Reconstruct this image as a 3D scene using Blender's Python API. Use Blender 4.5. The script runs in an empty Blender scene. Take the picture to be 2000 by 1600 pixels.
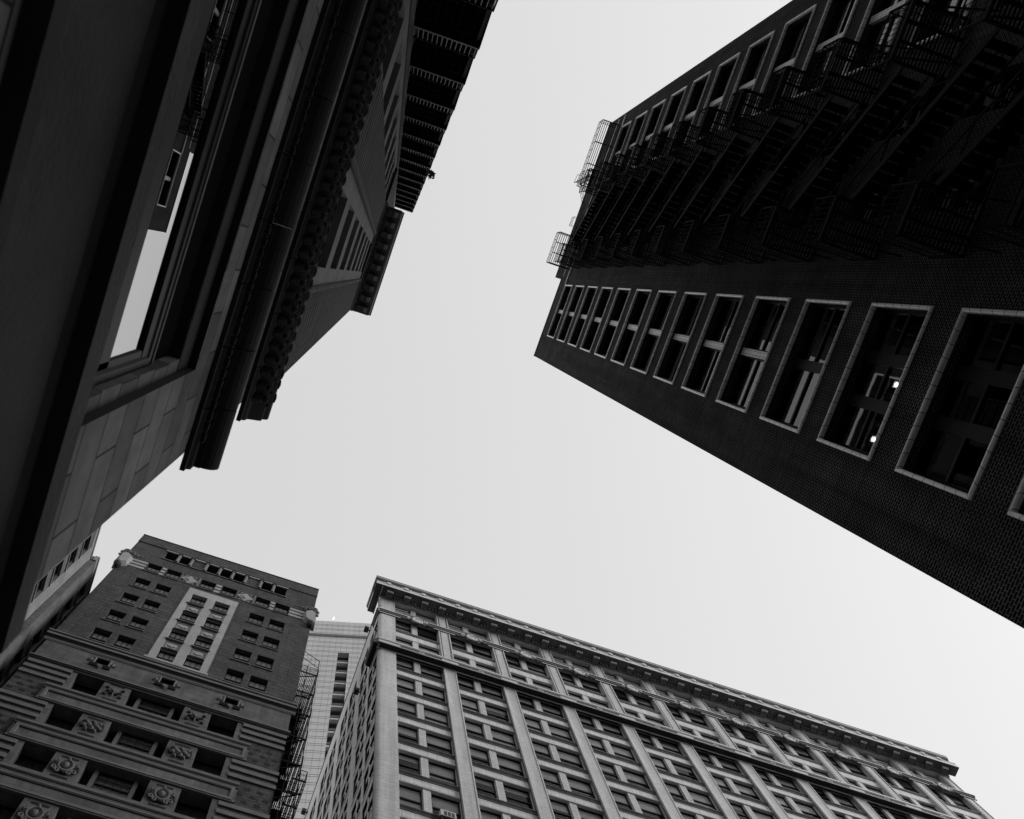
import bpy, math, random
from mathutils import Vector, Matrix
random.seed(7)
S = bpy.context.scene
C = S.collection

# ------------------------------------------------------------------ camera
CAM = Vector((0, 0, 1.65))
cd = bpy.data.cameras.new('camera')
cam = bpy.data.objects.new('camera', cd)
C.objects.link(cam)
# rows: image right, image down, view direction in world axes
RR = ((0.94823251, -0.31745484, -0.00977447),
      (0.31381802, 0.94122015, -0.1250624),
      (0.04890159, 0.11552083, 0.99210073))
m = Matrix(((RR[0][0], -RR[1][0], -RR[2][0], CAM.x),
            (RR[0][1], -RR[1][1], -RR[2][1], CAM.y),
            (RR[0][2], -RR[1][2], -RR[2][2], CAM.z),
            (0, 0, 0, 1)))
cam.matrix_world = m
FPX, PPX, PPY = 1600.0, 772.49, 737.48
cd.sensor_fit = 'HORIZONTAL'
cd.sensor_width = 36
cd.lens = 36 * FPX / 2000
cd.shift_x = (1000 - PPX) / 2000
cd.shift_y = (PPY - 800) / 2000
cd.clip_start = 0.05
cd.clip_end = 6000
cd.dof.use_dof = True
cd.dof.focus_distance = 55
cd.dof.aperture_fstop = 2.8
S.camera = cam


def project(p):
    v = Vector(p) - CAM
    a = [sum(r[i] * v[i] for i in range(3)) for r in RR]
    if a[2] < 0.1:
        return (-9999, -9999)
    return (FPX * a[0] / a[2] + PPX, FPX * a[1] / a[2] + PPY)


# ------------------------------------------------------------------ sky, sun, exposure
SUN_AZ = math.atan2(0.90, -0.42)      # compass angle of the sun: x = sin, y = cos
SUN_EL = math.radians(22)
W = bpy.data.worlds.new('World')
S.world = W
W.use_nodes = True
wn = W.node_tree
sky = wn.nodes.new('ShaderNodeTexSky')
sky.sky_type = 'NISHITA'
sky.sun_disc = False
sky.sun_elevation = SUN_EL
sky.sun_rotation = SUN_AZ
sky.air_density = 1.0
sky.dust_density = 4.0
sky.ozone_density = 1.0
bw = wn.nodes.new('ShaderNodeRGBToBW')      # black-and-white photograph: a grey sky
wn.links.new(sky.outputs[0], bw.inputs[0])
gm = wn.nodes.new('ShaderNodeGamma')        # thin even haze layer: soften the sky's contrast
gm.inputs[1].default_value = 0.2
wn.links.new(bw.outputs[0], gm.inputs[0])
wn.links.new(gm.outputs[0], wn.nodes['Background'].inputs[0])
wn.nodes['Background'].inputs[1].default_value = 0.15
sd = bpy.data.lights.new('sun', 'SUN')
sd.energy = 0.5
sd.angle = math.radians(30)
sun = bpy.data.objects.new('sun', sd)
C.objects.link(sun)
sdir = Vector((math.sin(SUN_AZ) * math.cos(SUN_EL), math.cos(SUN_AZ) * math.cos(SUN_EL), math.sin(SUN_EL)))
sun.rotation_euler = sdir.to_track_quat('Z', 'Y').to_euler()
sun.location = (0, 0, 150)
S.view_settings.view_transform = 'Standard'
S.view_settings.look = 'None'
S.view_settings.exposure = 2.22
S.view_settings.gamma = 1
S.cycles.max_bounces = 6
S.cycles.diffuse_bounces = 3
S.cycles.transparent_max_bounces = 12


# ------------------------------------------------------------------ materials
def mat_base(name):
    mt = bpy.data.materials.new(name)
    mt.use_nodes = True
    nt = mt.node_tree
    return mt, nt, nt.nodes['Principled BSDF']


def g(v):
    return (v, v, v, 1)


def plain(name, val, rough=0.8, var=0.12, scale=0.6, spec=0.3, metal=0.0, fine=0.0):
    mt, nt, p = mat_base(name)
    tc = nt.nodes.new('ShaderNodeTexCoord')
    nz = nt.nodes.new('ShaderNodeTexNoise')
    nz.inputs['Scale'].default_value = scale
    nz.inputs['Detail'].default_value = 6
    nz.inputs['Roughness'].default_value = 0.6
    nt.links.new(tc.outputs['Object'], nz.inputs['Vector'])
    mr = nt.nodes.new('ShaderNodeMapRange')
    mr.inputs['From Min'].default_value = 0.3
    mr.inputs['From Max'].default_value = 0.7
    mr.inputs['To Min'].default_value = val * (1 - var)
    mr.inputs['To Max'].default_value = val * (1 + var)
    nt.links.new(nz.outputs[0], mr.inputs[0])
    nt.links.new(mr.outputs[0], p.inputs['Base Color'])
    p.inputs['Roughness'].default_value = rough
    p.inputs['Specular IOR Level'].default_value = spec
    p.inputs['Metallic'].default_value = metal
    if fine:
        n2 = nt.nodes.new('ShaderNodeTexNoise')
        n2.inputs['Scale'].default_value = 25
        n2.inputs['Detail'].default_value = 4
        nt.links.new(tc.outputs['Object'], n2.inputs['Vector'])
        b = nt.nodes.new('ShaderNodeBump')
        b.inputs['Strength'].default_value = fine
        b.inputs['Distance'].default_value = 0.02
        nt.links.new(n2.outputs[0], b.inputs['Height'])
        nt.links.new(b.outputs[0], p.inputs['Normal'])
    return mt


def blocks(name, c1, c2, mortar, bw_, rh, ms, rough=0.85, var=0.15, nscale=0.35, off=0.5, bump=0.4, spec=0.25, header=0.0, hrow=0.52, streak=0.0):
    """courses of brick or stone laid in metres on the UV map"""
    mt, nt, p = mat_base(name)
    uv = nt.nodes.new('ShaderNodeUVMap')
    uv.uv_map = 'UVMap'
    br = nt.nodes.new('ShaderNodeTexBrick')
    br.offset = off
    br.inputs['Scale'].default_value = 1
    br.inputs['Color1'].default_value = g(c1)
    br.inputs['Color2'].default_value = g(c2)
    br.inputs['Mortar'].default_value = g(mortar)
    br.inputs['Mortar Size'].default_value = ms
    br.inputs['Mortar Smooth'].default_value = 0.2
    br.inputs['Brick Width'].default_value = bw_
    br.inputs['Row Height'].default_value = rh
    nt.links.new(uv.outputs[0], br.inputs['Vector'])
    tc = nt.nodes.new('ShaderNodeTexCoord')
    nz = nt.nodes.new('ShaderNodeTexNoise')
    nz.inputs['Scale'].default_value = nscale
    nz.inputs['Detail'].default_value = 8
    nz.inputs['Roughness'].default_value = 0.65
    nt.links.new(tc.outputs['Object'], nz.inputs['Vector'])
    mr = nt.nodes.new('ShaderNodeMapRange')
    mr.inputs['From Min'].default_value = 0.3
    mr.inputs['From Max'].default_value = 0.7
    mr.inputs['To Min'].default_value = 1 - var
    mr.inputs['To Max'].default_value = 1 + var
    nt.links.new(nz.outputs[0], mr.inputs[0])
    mx = nt.nodes.new('ShaderNodeMix')
    mx.data_type = 'RGBA'
    mx.blend_type = 'MULTIPLY'
    mx.inputs[0].default_value = 1
    nt.links.new(br.outputs['Color'], mx.inputs[6])
    nt.links.new(mr.outputs[0], mx.inputs[7])
    last = mx.outputs[2]

    def times(sock):
        nonlocal last
        m2 = nt.nodes.new('ShaderNodeMix')
        m2.data_type = 'RGBA'
        m2.blend_type = 'MULTIPLY'
        m2.inputs[0].default_value = 1
        nt.links.new(last, m2.inputs[6])
        nt.links.new(sock, m2.inputs[7])
        last = m2.outputs[2]
    if header:               # header courses: a slightly different row every few courses
        b2 = nt.nodes.new('ShaderNodeTexBrick')
        b2.offset = 0.5
        b2.inputs['Scale'].default_value = 1
        b2.inputs['Color1'].default_value = g(1.0)
        b2.inputs['Color2'].default_value = g(1.0 - header * .45)
        b2.inputs['Mortar'].default_value = g(1.0 - header)
        b2.inputs['Mortar Size'].default_value = .05
        b2.inputs['Mortar Smooth'].default_value = .5
        b2.inputs['Brick Width'].default_value = 1.7
        b2.inputs['Row Height'].default_value = hrow
        nt.links.new(uv.outputs[0], b2.inputs['Vector'])
        times(b2.outputs['Color'])
    if streak:               # rain streaks running down the wall
        mp = nt.nodes.new('ShaderNodeMapping')
        mp.inputs['Scale'].default_value = (1.6, .07, 1)
        nt.links.new(uv.outputs[0], mp.inputs['Vector'])
        n3 = nt.nodes.new('ShaderNodeTexNoise')
        n3.inputs['Scale'].default_value = 1.0
        n3.inputs['Detail'].default_value = 5
        n3.inputs['Roughness'].default_value = .7
        nt.links.new(mp.outputs[0], n3.inputs['Vector'])
        m3 = nt.nodes.new('ShaderNodeMapRange')
        m3.inputs['From Min'].default_value = .35
        m3.inputs['From Max'].default_value = .65
        m3.inputs['To Min'].default_value = 1 - streak
        m3.inputs['To Max'].default_value = 1 + streak * .5
        nt.links.new(n3.outputs[0], m3.inputs[0])
        times(m3.outputs[0])
    nt.links.new(last, p.inputs['Base Color'])
    p.inputs['Roughness'].default_value = rough
    p.inputs['Specular IOR Level'].default_value = spec
    if bump:
        b = nt.nodes.new('ShaderNodeBump')
        b.invert = True
        b.inputs['Strength'].default_value = bump
        b.inputs['Distance'].default_value = 0.012
        nt.links.new(br.outputs['Fac'], b.inputs['Height'])
        nt.links.new(b.outputs[0], p.inputs['Normal'])
    return mt


def pane_mat(name, ior=1.7, tint=0.55, rough=0.015, wob=0.0):
    """window glass: see-through with a Fresnel reflection"""
    mt = bpy.data.materials.new(name)
    mt.use_nodes = True
    nt = mt.node_tree
    nt.nodes.remove(nt.nodes['Principled BSDF'])
    out = nt.nodes['Material Output']
    tr = nt.nodes.new('ShaderNodeBsdfTransparent')
    tr.inputs[0].default_value = g(tint)
    gl = nt.nodes.new('ShaderNodeBsdfGlossy')
    gl.inputs['Color'].default_value = g(0.95)
    gl.inputs['Roughness'].default_value = rough
    fr = nt.nodes.new('ShaderNodeFresnel')
    fr.inputs['IOR'].default_value = ior
    if wob:
        tc = nt.nodes.new('ShaderNodeTexCoord')
        nz = nt.nodes.new('ShaderNodeTexNoise')
        nz.inputs['Scale'].default_value = 1.3
        nz.inputs['Detail'].default_value = 1
        nt.links.new(tc.outputs['Object'], nz.inputs['Vector'])
        b = nt.nodes.new('ShaderNodeBump')
        b.inputs['Strength'].default_value = wob
        b.inputs['Distance'].default_value = 0.03
        nt.links.new(nz.outputs[0], b.inputs['Height'])
        nt.links.new(b.outputs[0], gl.inputs['Normal'])
    mx = nt.nodes.new('ShaderNodeMixShader')
    nt.links.new(fr.outputs[0], mx.inputs[0])
    nt.links.new(tr.outputs[0], mx.inputs[1])
    nt.links.new(gl.outputs[0], mx.inputs[2])
    nt.links.new(mx.outputs[0], out.inputs[0])
    return mt


def glow(name, strength):
    mt, nt, p = mat_base(name)
    p.inputs['Base Color'].default_value = g(0.8)
    p.inputs['Emission Color'].default_value = g(1)
    p.inputs['Emission Strength'].default_value = strength
    return mt


M = dict(
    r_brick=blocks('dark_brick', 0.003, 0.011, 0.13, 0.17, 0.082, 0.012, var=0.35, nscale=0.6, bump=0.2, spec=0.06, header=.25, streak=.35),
    r_groove=plain('dark_joint', 0.006),
    r_tile=blocks('glazed_terracotta', 0.76, 0.84, 0.16, 0.36, 30, 0.012, rough=0.16, var=0.1, nscale=1.5, bump=0.2, spec=0.9),
    r_tile2=blocks('glazed_tile', 0.74, 0.82, 0.2, 0.15, 0.28, 0.01, rough=0.35, var=0.1, nscale=1.5, off=0, spec=0.5),
    sash=plain('dark_sash_paint', 0.009, rough=0.5, spec=0.2),
    sash_grey=plain('grey_sash_paint', 0.06, rough=0.5, spec=0.5),
    pane=pane_mat('window_glass', 1.75, 0.45, wob=0.035),
    pane_b=pane_mat('street_window_glass', 14.0, 0.1, rough=0.004),
    pane_c=pane_mat('clear_window_glass', 1.22, 0.86, wob=0.08),
    iron=plain('black_iron', 0.003, rough=0.7, spec=0.1),
    iron_mid=plain('grey_iron', 0.022, rough=0.7, spec=0.15, var=.5, scale=2),  # greyer than the black iron
    iron_pale=plain('pale_iron', 0.16, rough=0.5, spec=0.5),  # paler than the other ironwork
    l_ash=blocks('ashlar_stone', 0.10, 0.23, 0.03, 0.85, 0.40, 0.010, var=0.3, nscale=2.2, streak=.2),
    l_stone=plain('smooth_limestone', 0.16, var=0.22, scale=1.1, fine=0.15),
    l_frieze=plain('sooty_smooth_limestone', 0.036, var=0.45, scale=0.9, fine=0.5),  # darker copy of the same stone; low street shade put into the colour
    l_soot=plain('black_soot_limestone', 0.012, var=.4, scale=3),  # near-black copy; shade among the cornice carving painted into the colour
    l_dark=plain('weathered_limestone', 0.02, var=0.3, scale=2.0, fine=0.3),  # dark copy for reveals, soffits and cornices; their shade painted in
    l_crown=plain('crown_limestone', 0.11, var=0.3, scale=1.5, fine=0.2),  # lightened copy; stronger light at the crown put into the colour
    l_lip=plain('lit_limestone', 0.34, var=0.2, scale=1.5),  # brighter still for the crown lip; its light painted in
    l_rust=blocks('rusticated_brick', 0.045, 0.065, 0.015, 0.45, 0.30, 0.012, var=0.25, nscale=0.9),
    n_wall=blocks('tower_grey_brick', 0.025, 0.035, 0.015, 0.25, 0.08, 0.01),
    n_cope=plain('pale_coping', 0.6),
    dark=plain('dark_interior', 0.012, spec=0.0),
    core=plain('dark_backing', 0.012, spec=0.0),  # for dark slabs added behind the glass so rooms stay dark
    b1_brick=blocks('brown_brick', 0.022, 0.066, 0.095, 0.22, 0.085, 0.012, var=0.3, nscale=0.5, header=.5, streak=.2),
    b1_stud=plain('dark_header_brick', 0.006),
    b1_stone=blocks('grey_limestone', 0.08, 0.115, 0.035, 1.5, 0.55, 0.010, var=0.3, nscale=0.7, bump=0.25, streak=.3),
    b1_trim=plain('limestone_trim', 0.11, var=0.2, scale=0.9, fine=0.2),
    b1_trimd=plain('sooty_limestone', 0.022, var=0.35, scale=1.4, fine=0.3),  # darker copy of the trim; shade under mouldings painted in
    b1_pale=blocks('pale_terracotta', 0.25, 0.29, 0.14, 2.4, 1.9, 0.012, var=0.14, nscale=0.8),
    b2_front=blocks('cream_glazed_brick', 0.50, 0.60, 0.32, 0.30, 0.09, 0.012, rough=0.5, var=0.12, nscale=0.5, bump=0.2, header=.14, hrow=.36, streak=.22),
    b2_trim=plain('cream_terracotta', 0.50, rough=0.55, var=0.12, scale=0.9, fine=0.15),
    b2_span=blocks('cream_terracotta_block', 0.50, 0.58, 0.27, 0.62, 3.0, 0.012, rough=0.5, var=0.15, nscale=0.9, off=0, streak=.2),
    b2_dark=plain('sooty_terracotta', 0.10, var=0.35, scale=1.6, fine=0.3),  # dark tone for ornament and mouldings; underside shade painted in
    b2_under=plain('sooty_underside', 0.022, var=0.4, scale=1.2),  # band underside nearly black; its shade is painted into the colour
    b2_soff=plain('cornice_soffit', 0.085, var=0.4, scale=1.2, fine=0.3),  # cornice underside darkened; shade put into the colour
    b2_fret=blocks('fretwork_terracotta', 0.34, 0.18, 0.05, 0.16, 0.13, 0.028, var=0.2, off=0.5),
    b2_side=plain('white_terracotta', 0.88, rough=0.6, var=0.08, scale=0.5),  # whiter than the front wall
    shade_b=plain('white_backing', 0.5, var=0.1, scale=3, spec=0.1),  # sheet behind panes; in canted lights it stands in for reflection
    shade_mid=plain('net_curtain', 0.15, var=0.2, scale=2, spec=0.1),
    shade=plain('window_shade', 0.55, var=0.1, scale=3, spec=0.1),
    g_glass=blocks('reflective_panel', 0.48, 0.52, 0.12, 1.12, 400, 0.022, rough=0.25, var=0.06, nscale=0.06, off=0, bump=0, spec=0.6),
    g_line=plain('panel_joint', 0.14),
    g_pale=plain('pale_slab_edge', 0.45),
    g_band=plain('dark_band', 0.13),
    b3_wall=blocks('pale_painted_brick', 0.08, 0.16, 0.07, 0.24, 0.085, 0.012, var=0.35, nscale=0.5),
    b3_trim=plain('pale_render', 0.2, var=0.25, scale=0.8),
    asphalt=plain('asphalt', 0.05, rough=0.95, var=0.2, scale=2),
    paving=blocks('concrete_paving', 0.22, 0.26, 0.12, 1.5, 1.5, 0.012, off=0),
    line=plain('road_paint', 0.7),
    earth=plain('city_ground', 0.07, var=0.2, scale=0.05),
    box=plain('dark_steel_housing', 0.03, rough=0.5),
    ac=plain('painted_metal_casing', 0.42, rough=0.5, spec=0.5),
    leaf=plain('weed_leaf', 0.05),
    lamp=glow('lamp_bulb', 9.0),
    moon=glow('moon_light', 1.05),
    curtain=plain('grey_curtain', 0.035),
)


# ------------------------------------------------------------------ mesh helpers
class Fr:
    """a facade frame: u along the wall, v up, w outwards"""

    def __init__(self, o, u, w):
        self.o, self.u, self.w = Vector(o), Vector(u), Vector(w)
        self.flip = self.u.cross(Vector((0, 0, 1))).dot(self.w) < 0

    def P(self, u, v, w=0.0):
        q = self.o + self.u * u + self.w * w
        return Vector((q.x, q.y, q.z + v))


class MB:
    def __init__(self):
        self.v, self.f, self.uv, self.mi, self.mats = [], [], [], [], []

    def slot(self, k):
        if k not in self.mats:
            self.mats.append(k)
        return self.mats.index(k)

    def face(self, pts, k, uvs, flip=False):
        b = len(self.v)
        self.v += [tuple(p) for p in pts]
        idx = list(range(b, b + len(pts)))
        uvs = list(uvs)
        if flip:
            idx.reverse()
            uvs.reverse()
        self.f.append(idx)
        self.uv += uvs
        self.mi.append(self.slot(k))

    def q(self, fr, pts, k, uvs=None):
        if uvs is None:
            us, vs, ws = [[p[i] for p in pts] for i in range(3)]
            ru, rv, rw = [max(a) - min(a) for a in (us, vs, ws)]
            if rw <= min(ru, rv):
                uvs = [(p[0], p[1]) for p in pts]
            elif ru <= min(rv, rw):
                uvs = [(p[2] + .37, p[1]) for p in pts]
            else:
                uvs = [(p[0], p[2] + .11) for p in pts]
        self.face([fr.P(*p) for p in pts], k, uvs, fr.flip)

    def box(self, fr, u0, u1, v0, v1, w0, w1, k, skip=''):
        A = lambda a, b, c: ((u0, u1)[a], (v0, v1)[b], (w0, w1)[c])
        fs = dict(f=(A(0, 0, 1), A(1, 0, 1), A(1, 1, 1), A(0, 1, 1)),
                  b=(A(1, 0, 0), A(0, 0, 0), A(0, 1, 0), A(1, 1, 0)),
                  l=(A(0, 0, 0), A(0, 0, 1), A(0, 1, 1), A(0, 1, 0)),
                  r=(A(1, 0, 1), A(1, 0, 0), A(1, 1, 0), A(1, 1, 1)),
                  d=(A(0, 0, 0), A(1, 0, 0), A(1, 0, 1), A(0, 0, 1)),
                  t=(A(0, 1, 1), A(1, 1, 1), A(1, 1, 0), A(0, 1, 0)))
        for n, p in fs.items():
            if n not in skip:
                self.q(fr, p, k)

    def wall(self, fr, u0, u1, v0, v1, openings, k, depth=0.3, w=0.0, kr=None):
        """flat wall with rectangular openings and their reveals"""
        us = sorted({u0, u1, *[min(max(o[0], u0), u1) for o in openings], *[min(max(o[1], u0), u1) for o in openings]})
        vs = sorted({v0, v1, *[min(max(o[2], v0), v1) for o in openings], *[min(max(o[3], v0), v1) for o in openings]})
        for j in range(len(vs) - 1):
            run = None
            for i in range(len(us) - 1):
                cu, cv = (us[i] + us[i + 1]) / 2, (vs[j] + vs[j + 1]) / 2
                hole = any(o[0] < cu < o[1] and o[2] < cv < o[3] for o in openings)
                if not hole and run is None:
                    run = us[i]
                if run is not None and (hole or i == len(us) - 2):
                    e = us[i] if hole else us[i + 1]
                    self.q(fr, [(run, vs[j], w), (e, vs[j], w), (e, vs[j + 1], w), (run, vs[j + 1], w)], k)
                    run = None
        kr = kr or k
        for o in openings:
            a, b, c, d = o[:4]
            dp = o[4] if len(o) > 4 else depth
            self.q(fr, [(a, c, w - dp), (a, c, w), (a, d, w), (a, d, w - dp)][::-1], kr)
            self.q(fr, [(b, c, w), (b, c, w - dp), (b, d, w - dp), (b, d, w)][::-1], kr)
            self.q(fr, [(a, c, w - dp), (b, c, w - dp), (b, c, w), (a, c, w)][::-1], kr)
            self.q(fr, [(a, d, w), (b, d, w), (b, d, w - dp), (a, d, w - dp)][::-1], kr)

    def extr(self, fr, u0, u1, prof, k, ks=None, caps=True):
        """moulding: prof is a list of (w, v) from bottom to top"""
        n = len(prof)
        s = 0
        for i in range(n - 1):
            (w0, v0), (w1, v1) = prof[i], prof[i + 1]
            L = math.hypot(w1 - w0, v1 - v0)
            kk = ks[i] if ks else k
            self.face([fr.P(u0, v0, w0), fr.P(u1, v0, w0), fr.P(u1, v1, w1), fr.P(u0, v1, w1)], kk,
                      [(u0, s), (u1, s), (u1, s + L), (u0, s + L)], fr.flip)
            s += L
        if caps:
            for u, fl in ((u0, True), (u1, False)):
                pts = [fr.P(u, v, w) for w, v in prof]
                if abs(prof[0][0] - prof[-1][0]) > 1e-6 or True:
                    wi = min(p[0] for p in prof)
                    pts = [fr.P(u, prof[0][1], wi)] + pts + [fr.P(u, prof[-1][1], wi)]
                self.face(pts, k, [(p[0] * .7, p[1]) for p in [(wi, prof[0][1])] + list(prof) + [(wi, prof[-1][1])]], fr.flip != fl)

    def ring(self, fr, u0, u1, v0, v1, prof, k):
        """mitred frame round a rectangle: prof is a list of (offset outwards in the wall plane, w)"""
        base = 0
        sides = [((u0, v0, -1, -1), (u1, v0, 1, -1)), ((u1, v0, 1, -1), (u1, v1, 1, 1)),
                 ((u1, v1, 1, 1), (u0, v1, -1, 1)), ((u0, v1, -1, 1), (u0, v0, -1, -1))]
        for a, b in sides:
            L = math.hypot(a[0] - b[0], a[1] - b[1])
            s = 0
            for i in range(len(prof) - 1):
                (o0, w0), (o1, w1) = prof[i], prof[i + 1]
                d = math.hypot(o1 - o0, w1 - w0)
                pa0 = (a[0] + a[2] * o0, a[1] + a[3] * o0, w0)
                pb0 = (b[0] + b[2] * o0, b[1] + b[3] * o0, w0)
                pa1 = (a[0] + a[2] * o1, a[1] + a[3] * o1, w1)
                pb1 = (b[0] + b[2] * o1, b[1] + b[3] * o1, w1)
                self.q(fr, [pa0, pb0, pb1, pa1], k, [(base, s), (base + L, s), (base + L, s + d), (base, s + d)])
                s += d
            base += L

    def bar(self, p, q, t, k, t2=None):
        p, q = Vector(p), Vector(q)
        d = (q - p)
        L = d.length
        if L < 1e-6:
            return
        d /= L
        up = Vector((0, 0, 1)) if abs(d.z) < 0.9 else Vector((0, 1, 0))
        a = d.cross(up).normalized()
        b = d.cross(a).normalized()
        a *= t / 2
        b *= (t2 or t) / 2
        r0 = [p + a + b, p - a + b, p - a - b, p + a - b]
        r1 = [x + d * L for x in r0]
        for i in range(4):
            j = (i + 1) % 4
            self.face([r0[i], r0[j], r1[j], r1[i]], k, [(0, 0), (t, 0), (t, L), (0, L)])
        self.face(r0[::-1], k, [(0, 0)] * 4)
        self.face(r1, k, [(0, 0)] * 4)

    def blob(self, fr, u, v, w, ru, rv, rw, k, n=10, m_=6):
        """ellipsoid"""
        P = lambda i, j: fr.P(u + ru * math.sin(math.pi * j / m_) * math.cos(2 * math.pi * i / n),
                              v + rv * math.sin(math.pi * j / m_) * math.sin(2 * math.pi * i / n),
                              w + rw * math.cos(math.pi * j / m_))
        for j in range(m_):
            for i in range(n):
                if j == 0:
                    pts = [P(0, 0), P(i, 1), P(i + 1, 1)]
                elif j == m_ - 1:
                    pts = [P(i, j), P(0, m_), P(i + 1, j)]
                else:
                    pts = [P(i, j), P(i, j + 1), P(i + 1, j + 1), P(i + 1, j)]
                self.face(pts, k, [(0, 0)] * len(pts), fr.flip)

    def oval(self, fr, u, v, w, ru, rv, t, k, a0=0, a1=360, n=20, th=None):
        """raised oval ring (or arc) with a round section"""
        th = th or t
        ns = 6
        N = max(4, int(n * (a1 - a0) / 360))

        def P(i, j):
            a = math.radians(a0 + (a1 - a0) * i / N)
            b = 2 * math.pi * j / ns
            r = t * math.cos(b)
            return fr.P(u + (ru + r) * math.cos(a), v + (rv + r) * math.sin(a), w + th * math.sin(b))
        for i in range(N):
            for j in range(ns):
                self.face([P(i, j), P(i + 1, j), P(i + 1, j + 1), P(i, j + 1)], k, [(0, 0)] * 4, fr.flip)

    def prism(self, fr, pts, w0, w1, k, taper=1.0):
        """polygon in the wall plane raised from w0 to w1"""
        cu = sum(p[0] for p in pts) / len(pts)
        cv = sum(p[1] for p in pts) / len(pts)
        top = [(cu + (p[0] - cu) * taper, cv + (p[1] - cv) * taper) for p in pts]
        n = len(pts)
        self.face([fr.P(a, b, w1) for a, b in top], k, top, fr.flip)
        for i in range(n):
            j = (i + 1) % n
            self.face([fr.P(*pts[i], w0), fr.P(*pts[j], w0), fr.P(*top[j], w1), fr.P(*top[i], w1)], k,
                      [(0, 0), (1, 0), (1, 1), (0, 1)], fr.flip)

    def build(self, name, parent=None, loc=None, smooth=False, **props):
        org = Vector((0, 0, 0))
        if loc is not None:
            org = Vector(loc)
        elif parent is not None:
            org = WORLD[parent.name]
        me = bpy.data.meshes.new(name)
        me.from_pydata([(p[0] - org.x, p[1] - org.y, p[2] - org.z) for p in self.v], [], self.f)
        ul = me.uv_layers.new(name='UVMap')
        flat = [c for p in self.uv for c in p]
        ul.data.foreach_set('uv', flat)
        for k in self.mats:
            me.materials.append(M[k])
        me.polygons.foreach_set('material_index', self.mi)
        if smooth:
            me.polygons.foreach_set('use_smooth', [True] * len(self.f))
        me.update()
        o = bpy.data.objects.new(name, me)
        C.objects.link(o)
        if parent is not None:
            o.parent = parent
            o.location = org - WORLD[parent.name]
        else:
            o.location = org
        WORLD[o.name] = org
        for k, v in props.items():
            o[k] = v
        return o


WORLD = {}


def thing(name, label, cat, loc, group=None):
    o = bpy.data.objects.new(name, None)
    o.empty_display_size = 0.5
    C.objects.link(o)
    o.location = loc
    o['label'] = label
    o['category'] = cat
    if group:
        o['group'] = group
    WORLD[o.name] = Vector(loc)
    return o


def copy_tree(o, parent, d=(0, 0, 0)):
    c = o.copy()
    C.objects.link(c)
    c.parent = parent
    c.location = o.location + Vector(d)
    WORLD[c.name] = WORLD[o.name] + Vector(d)
    for ch in [x for x in bpy.data.objects if x.parent == o]:
        k = ch.copy()
        C.objects.link(k)
        k.parent = c
    return c


def px_area(fr, u0, u1, v0, v1, w):
    ps = [project(fr.P(*p)) for p in ((u0, v0, w), (u1, v0, w), (u1, v1, w), (u0, v1, w))]
    cx, cy = sum(p[0] for p in ps) / 4, sum(p[1] for p in ps) / 4
    if not (-40 < cx < 2040 and -40 < cy < 1640):
        return 0
    return abs(sum(ps[i][0] * ps[(i + 1) % 4][1] - ps[(i + 1) % 4][0] * ps[i][1] for i in range(4))) / 2


def sash_frame(mb, fr, u0, u1, v0, v1, w, k, t=0.07, meet=0.5, cols=1, rows=(1, 1), thin=0.03):
    """a double-hung window frame with its glazing bars"""
    mb.box(fr, u0, u0 + t, v0, v1, w - .05, w + .05, k)
    mb.box(fr, u1 - t, u1, v0, v1, w - .05, w + .05, k)
    mb.box(fr, u0 + t, u1 - t, v0, v0 + t * 1.3, w - .05, w + .05, k, 'lr')
    mb.box(fr, u0 + t, u1 - t, v1 - t, v1, w - .05, w + .05, k, 'lr')
    vm = v0 + (v1 - v0) * meet
    if meet:
        mb.box(fr, u0 + t, u1 - t, vm - t * .6, vm + t * .6, w - .05, w + .06, k, 'lr')
    for c in range(1, cols):
        uu = u0 + t + (u1 - u0 - 2 * t) * c / cols
        mb.box(fr, uu - thin / 2, uu + thin / 2, v0 + t, v1 - t, w - .02, w + .03, k, 'td')
    for (a, b, n) in ((v0 + t, vm, rows[0]), (vm, v1 - t, rows[1])):
        for r in range(1, n):
            vv = a + (b - a) * r / n
            mb.box(fr, u0 + t, u1 - t, vv - thin / 2, vv + thin / 2, w - .021, w + .029, k, 'lr')


def pane_quad(mb, fr, u0, u1, v0, v1, w, k='pane'):
    mb.q(fr, [(u0, v0, w), (u1, v0, w), (u1, v1, w), (u0, v1, w)], k)


X, Y, Z = Vector((1, 0, 0)), Vector((0, 1, 0)), Vector((0, 0, 1))

# ================================================================== ground
f0 = Fr((0, 0, 0), X, -Y)


def sheet(name, x0, x1, y0, y1, z, k, t=0.0):
    b = MB()
    if t:
        fr = Fr((0, 0, 0), X, -Y)
        b.box(fr, x0, x1, z - t, z, -y1, -y0, k, 'd')
        b.uv = [(0.0, 0.0)] * len(b.uv)
        # lay the paving joints on the top face
        n = len(b.f)
    else:
        b.face([(x0, y0, z), (x1, y0, z), (x1, y1, z), (x0, y1, z)], k, [(x0, y0), (x1, y0), (x1, y1), (x0, y1)])
    return b.build(name, kind='structure')


sheet('ground', -2500, 2500, -2500, 2500, 0.0, 'earth')
sheet('road', 2.2, 11.2, -140, 30.9, 0.004, 'asphalt')
sheet('cross_street', -40, 76, 14, 30.8, 0.008, 'asphalt')
b = MB()
for x0, x1, y0, y1 in ((-1.4, 2.2, -140, 14), (11.2, 13.8, -140, 14), (-40, 76, 30.8, 33.3)):
    b.box(f0, x0, x1, -0.01, 0.14, -y1, -y0, 'paving', 'd')
b.build('pavement', kind='structure')
b = MB()
for i in range(30):
    y = -120 + i * 4.4
    b.face([(6.62, y, .009), (6.74, y, .009), (6.74, y + 2.2, .009), (6.62, y + 2.2, .009)], 'line', [(0, 0)] * 4)
b.build('road_marking', kind='structure')

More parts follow.
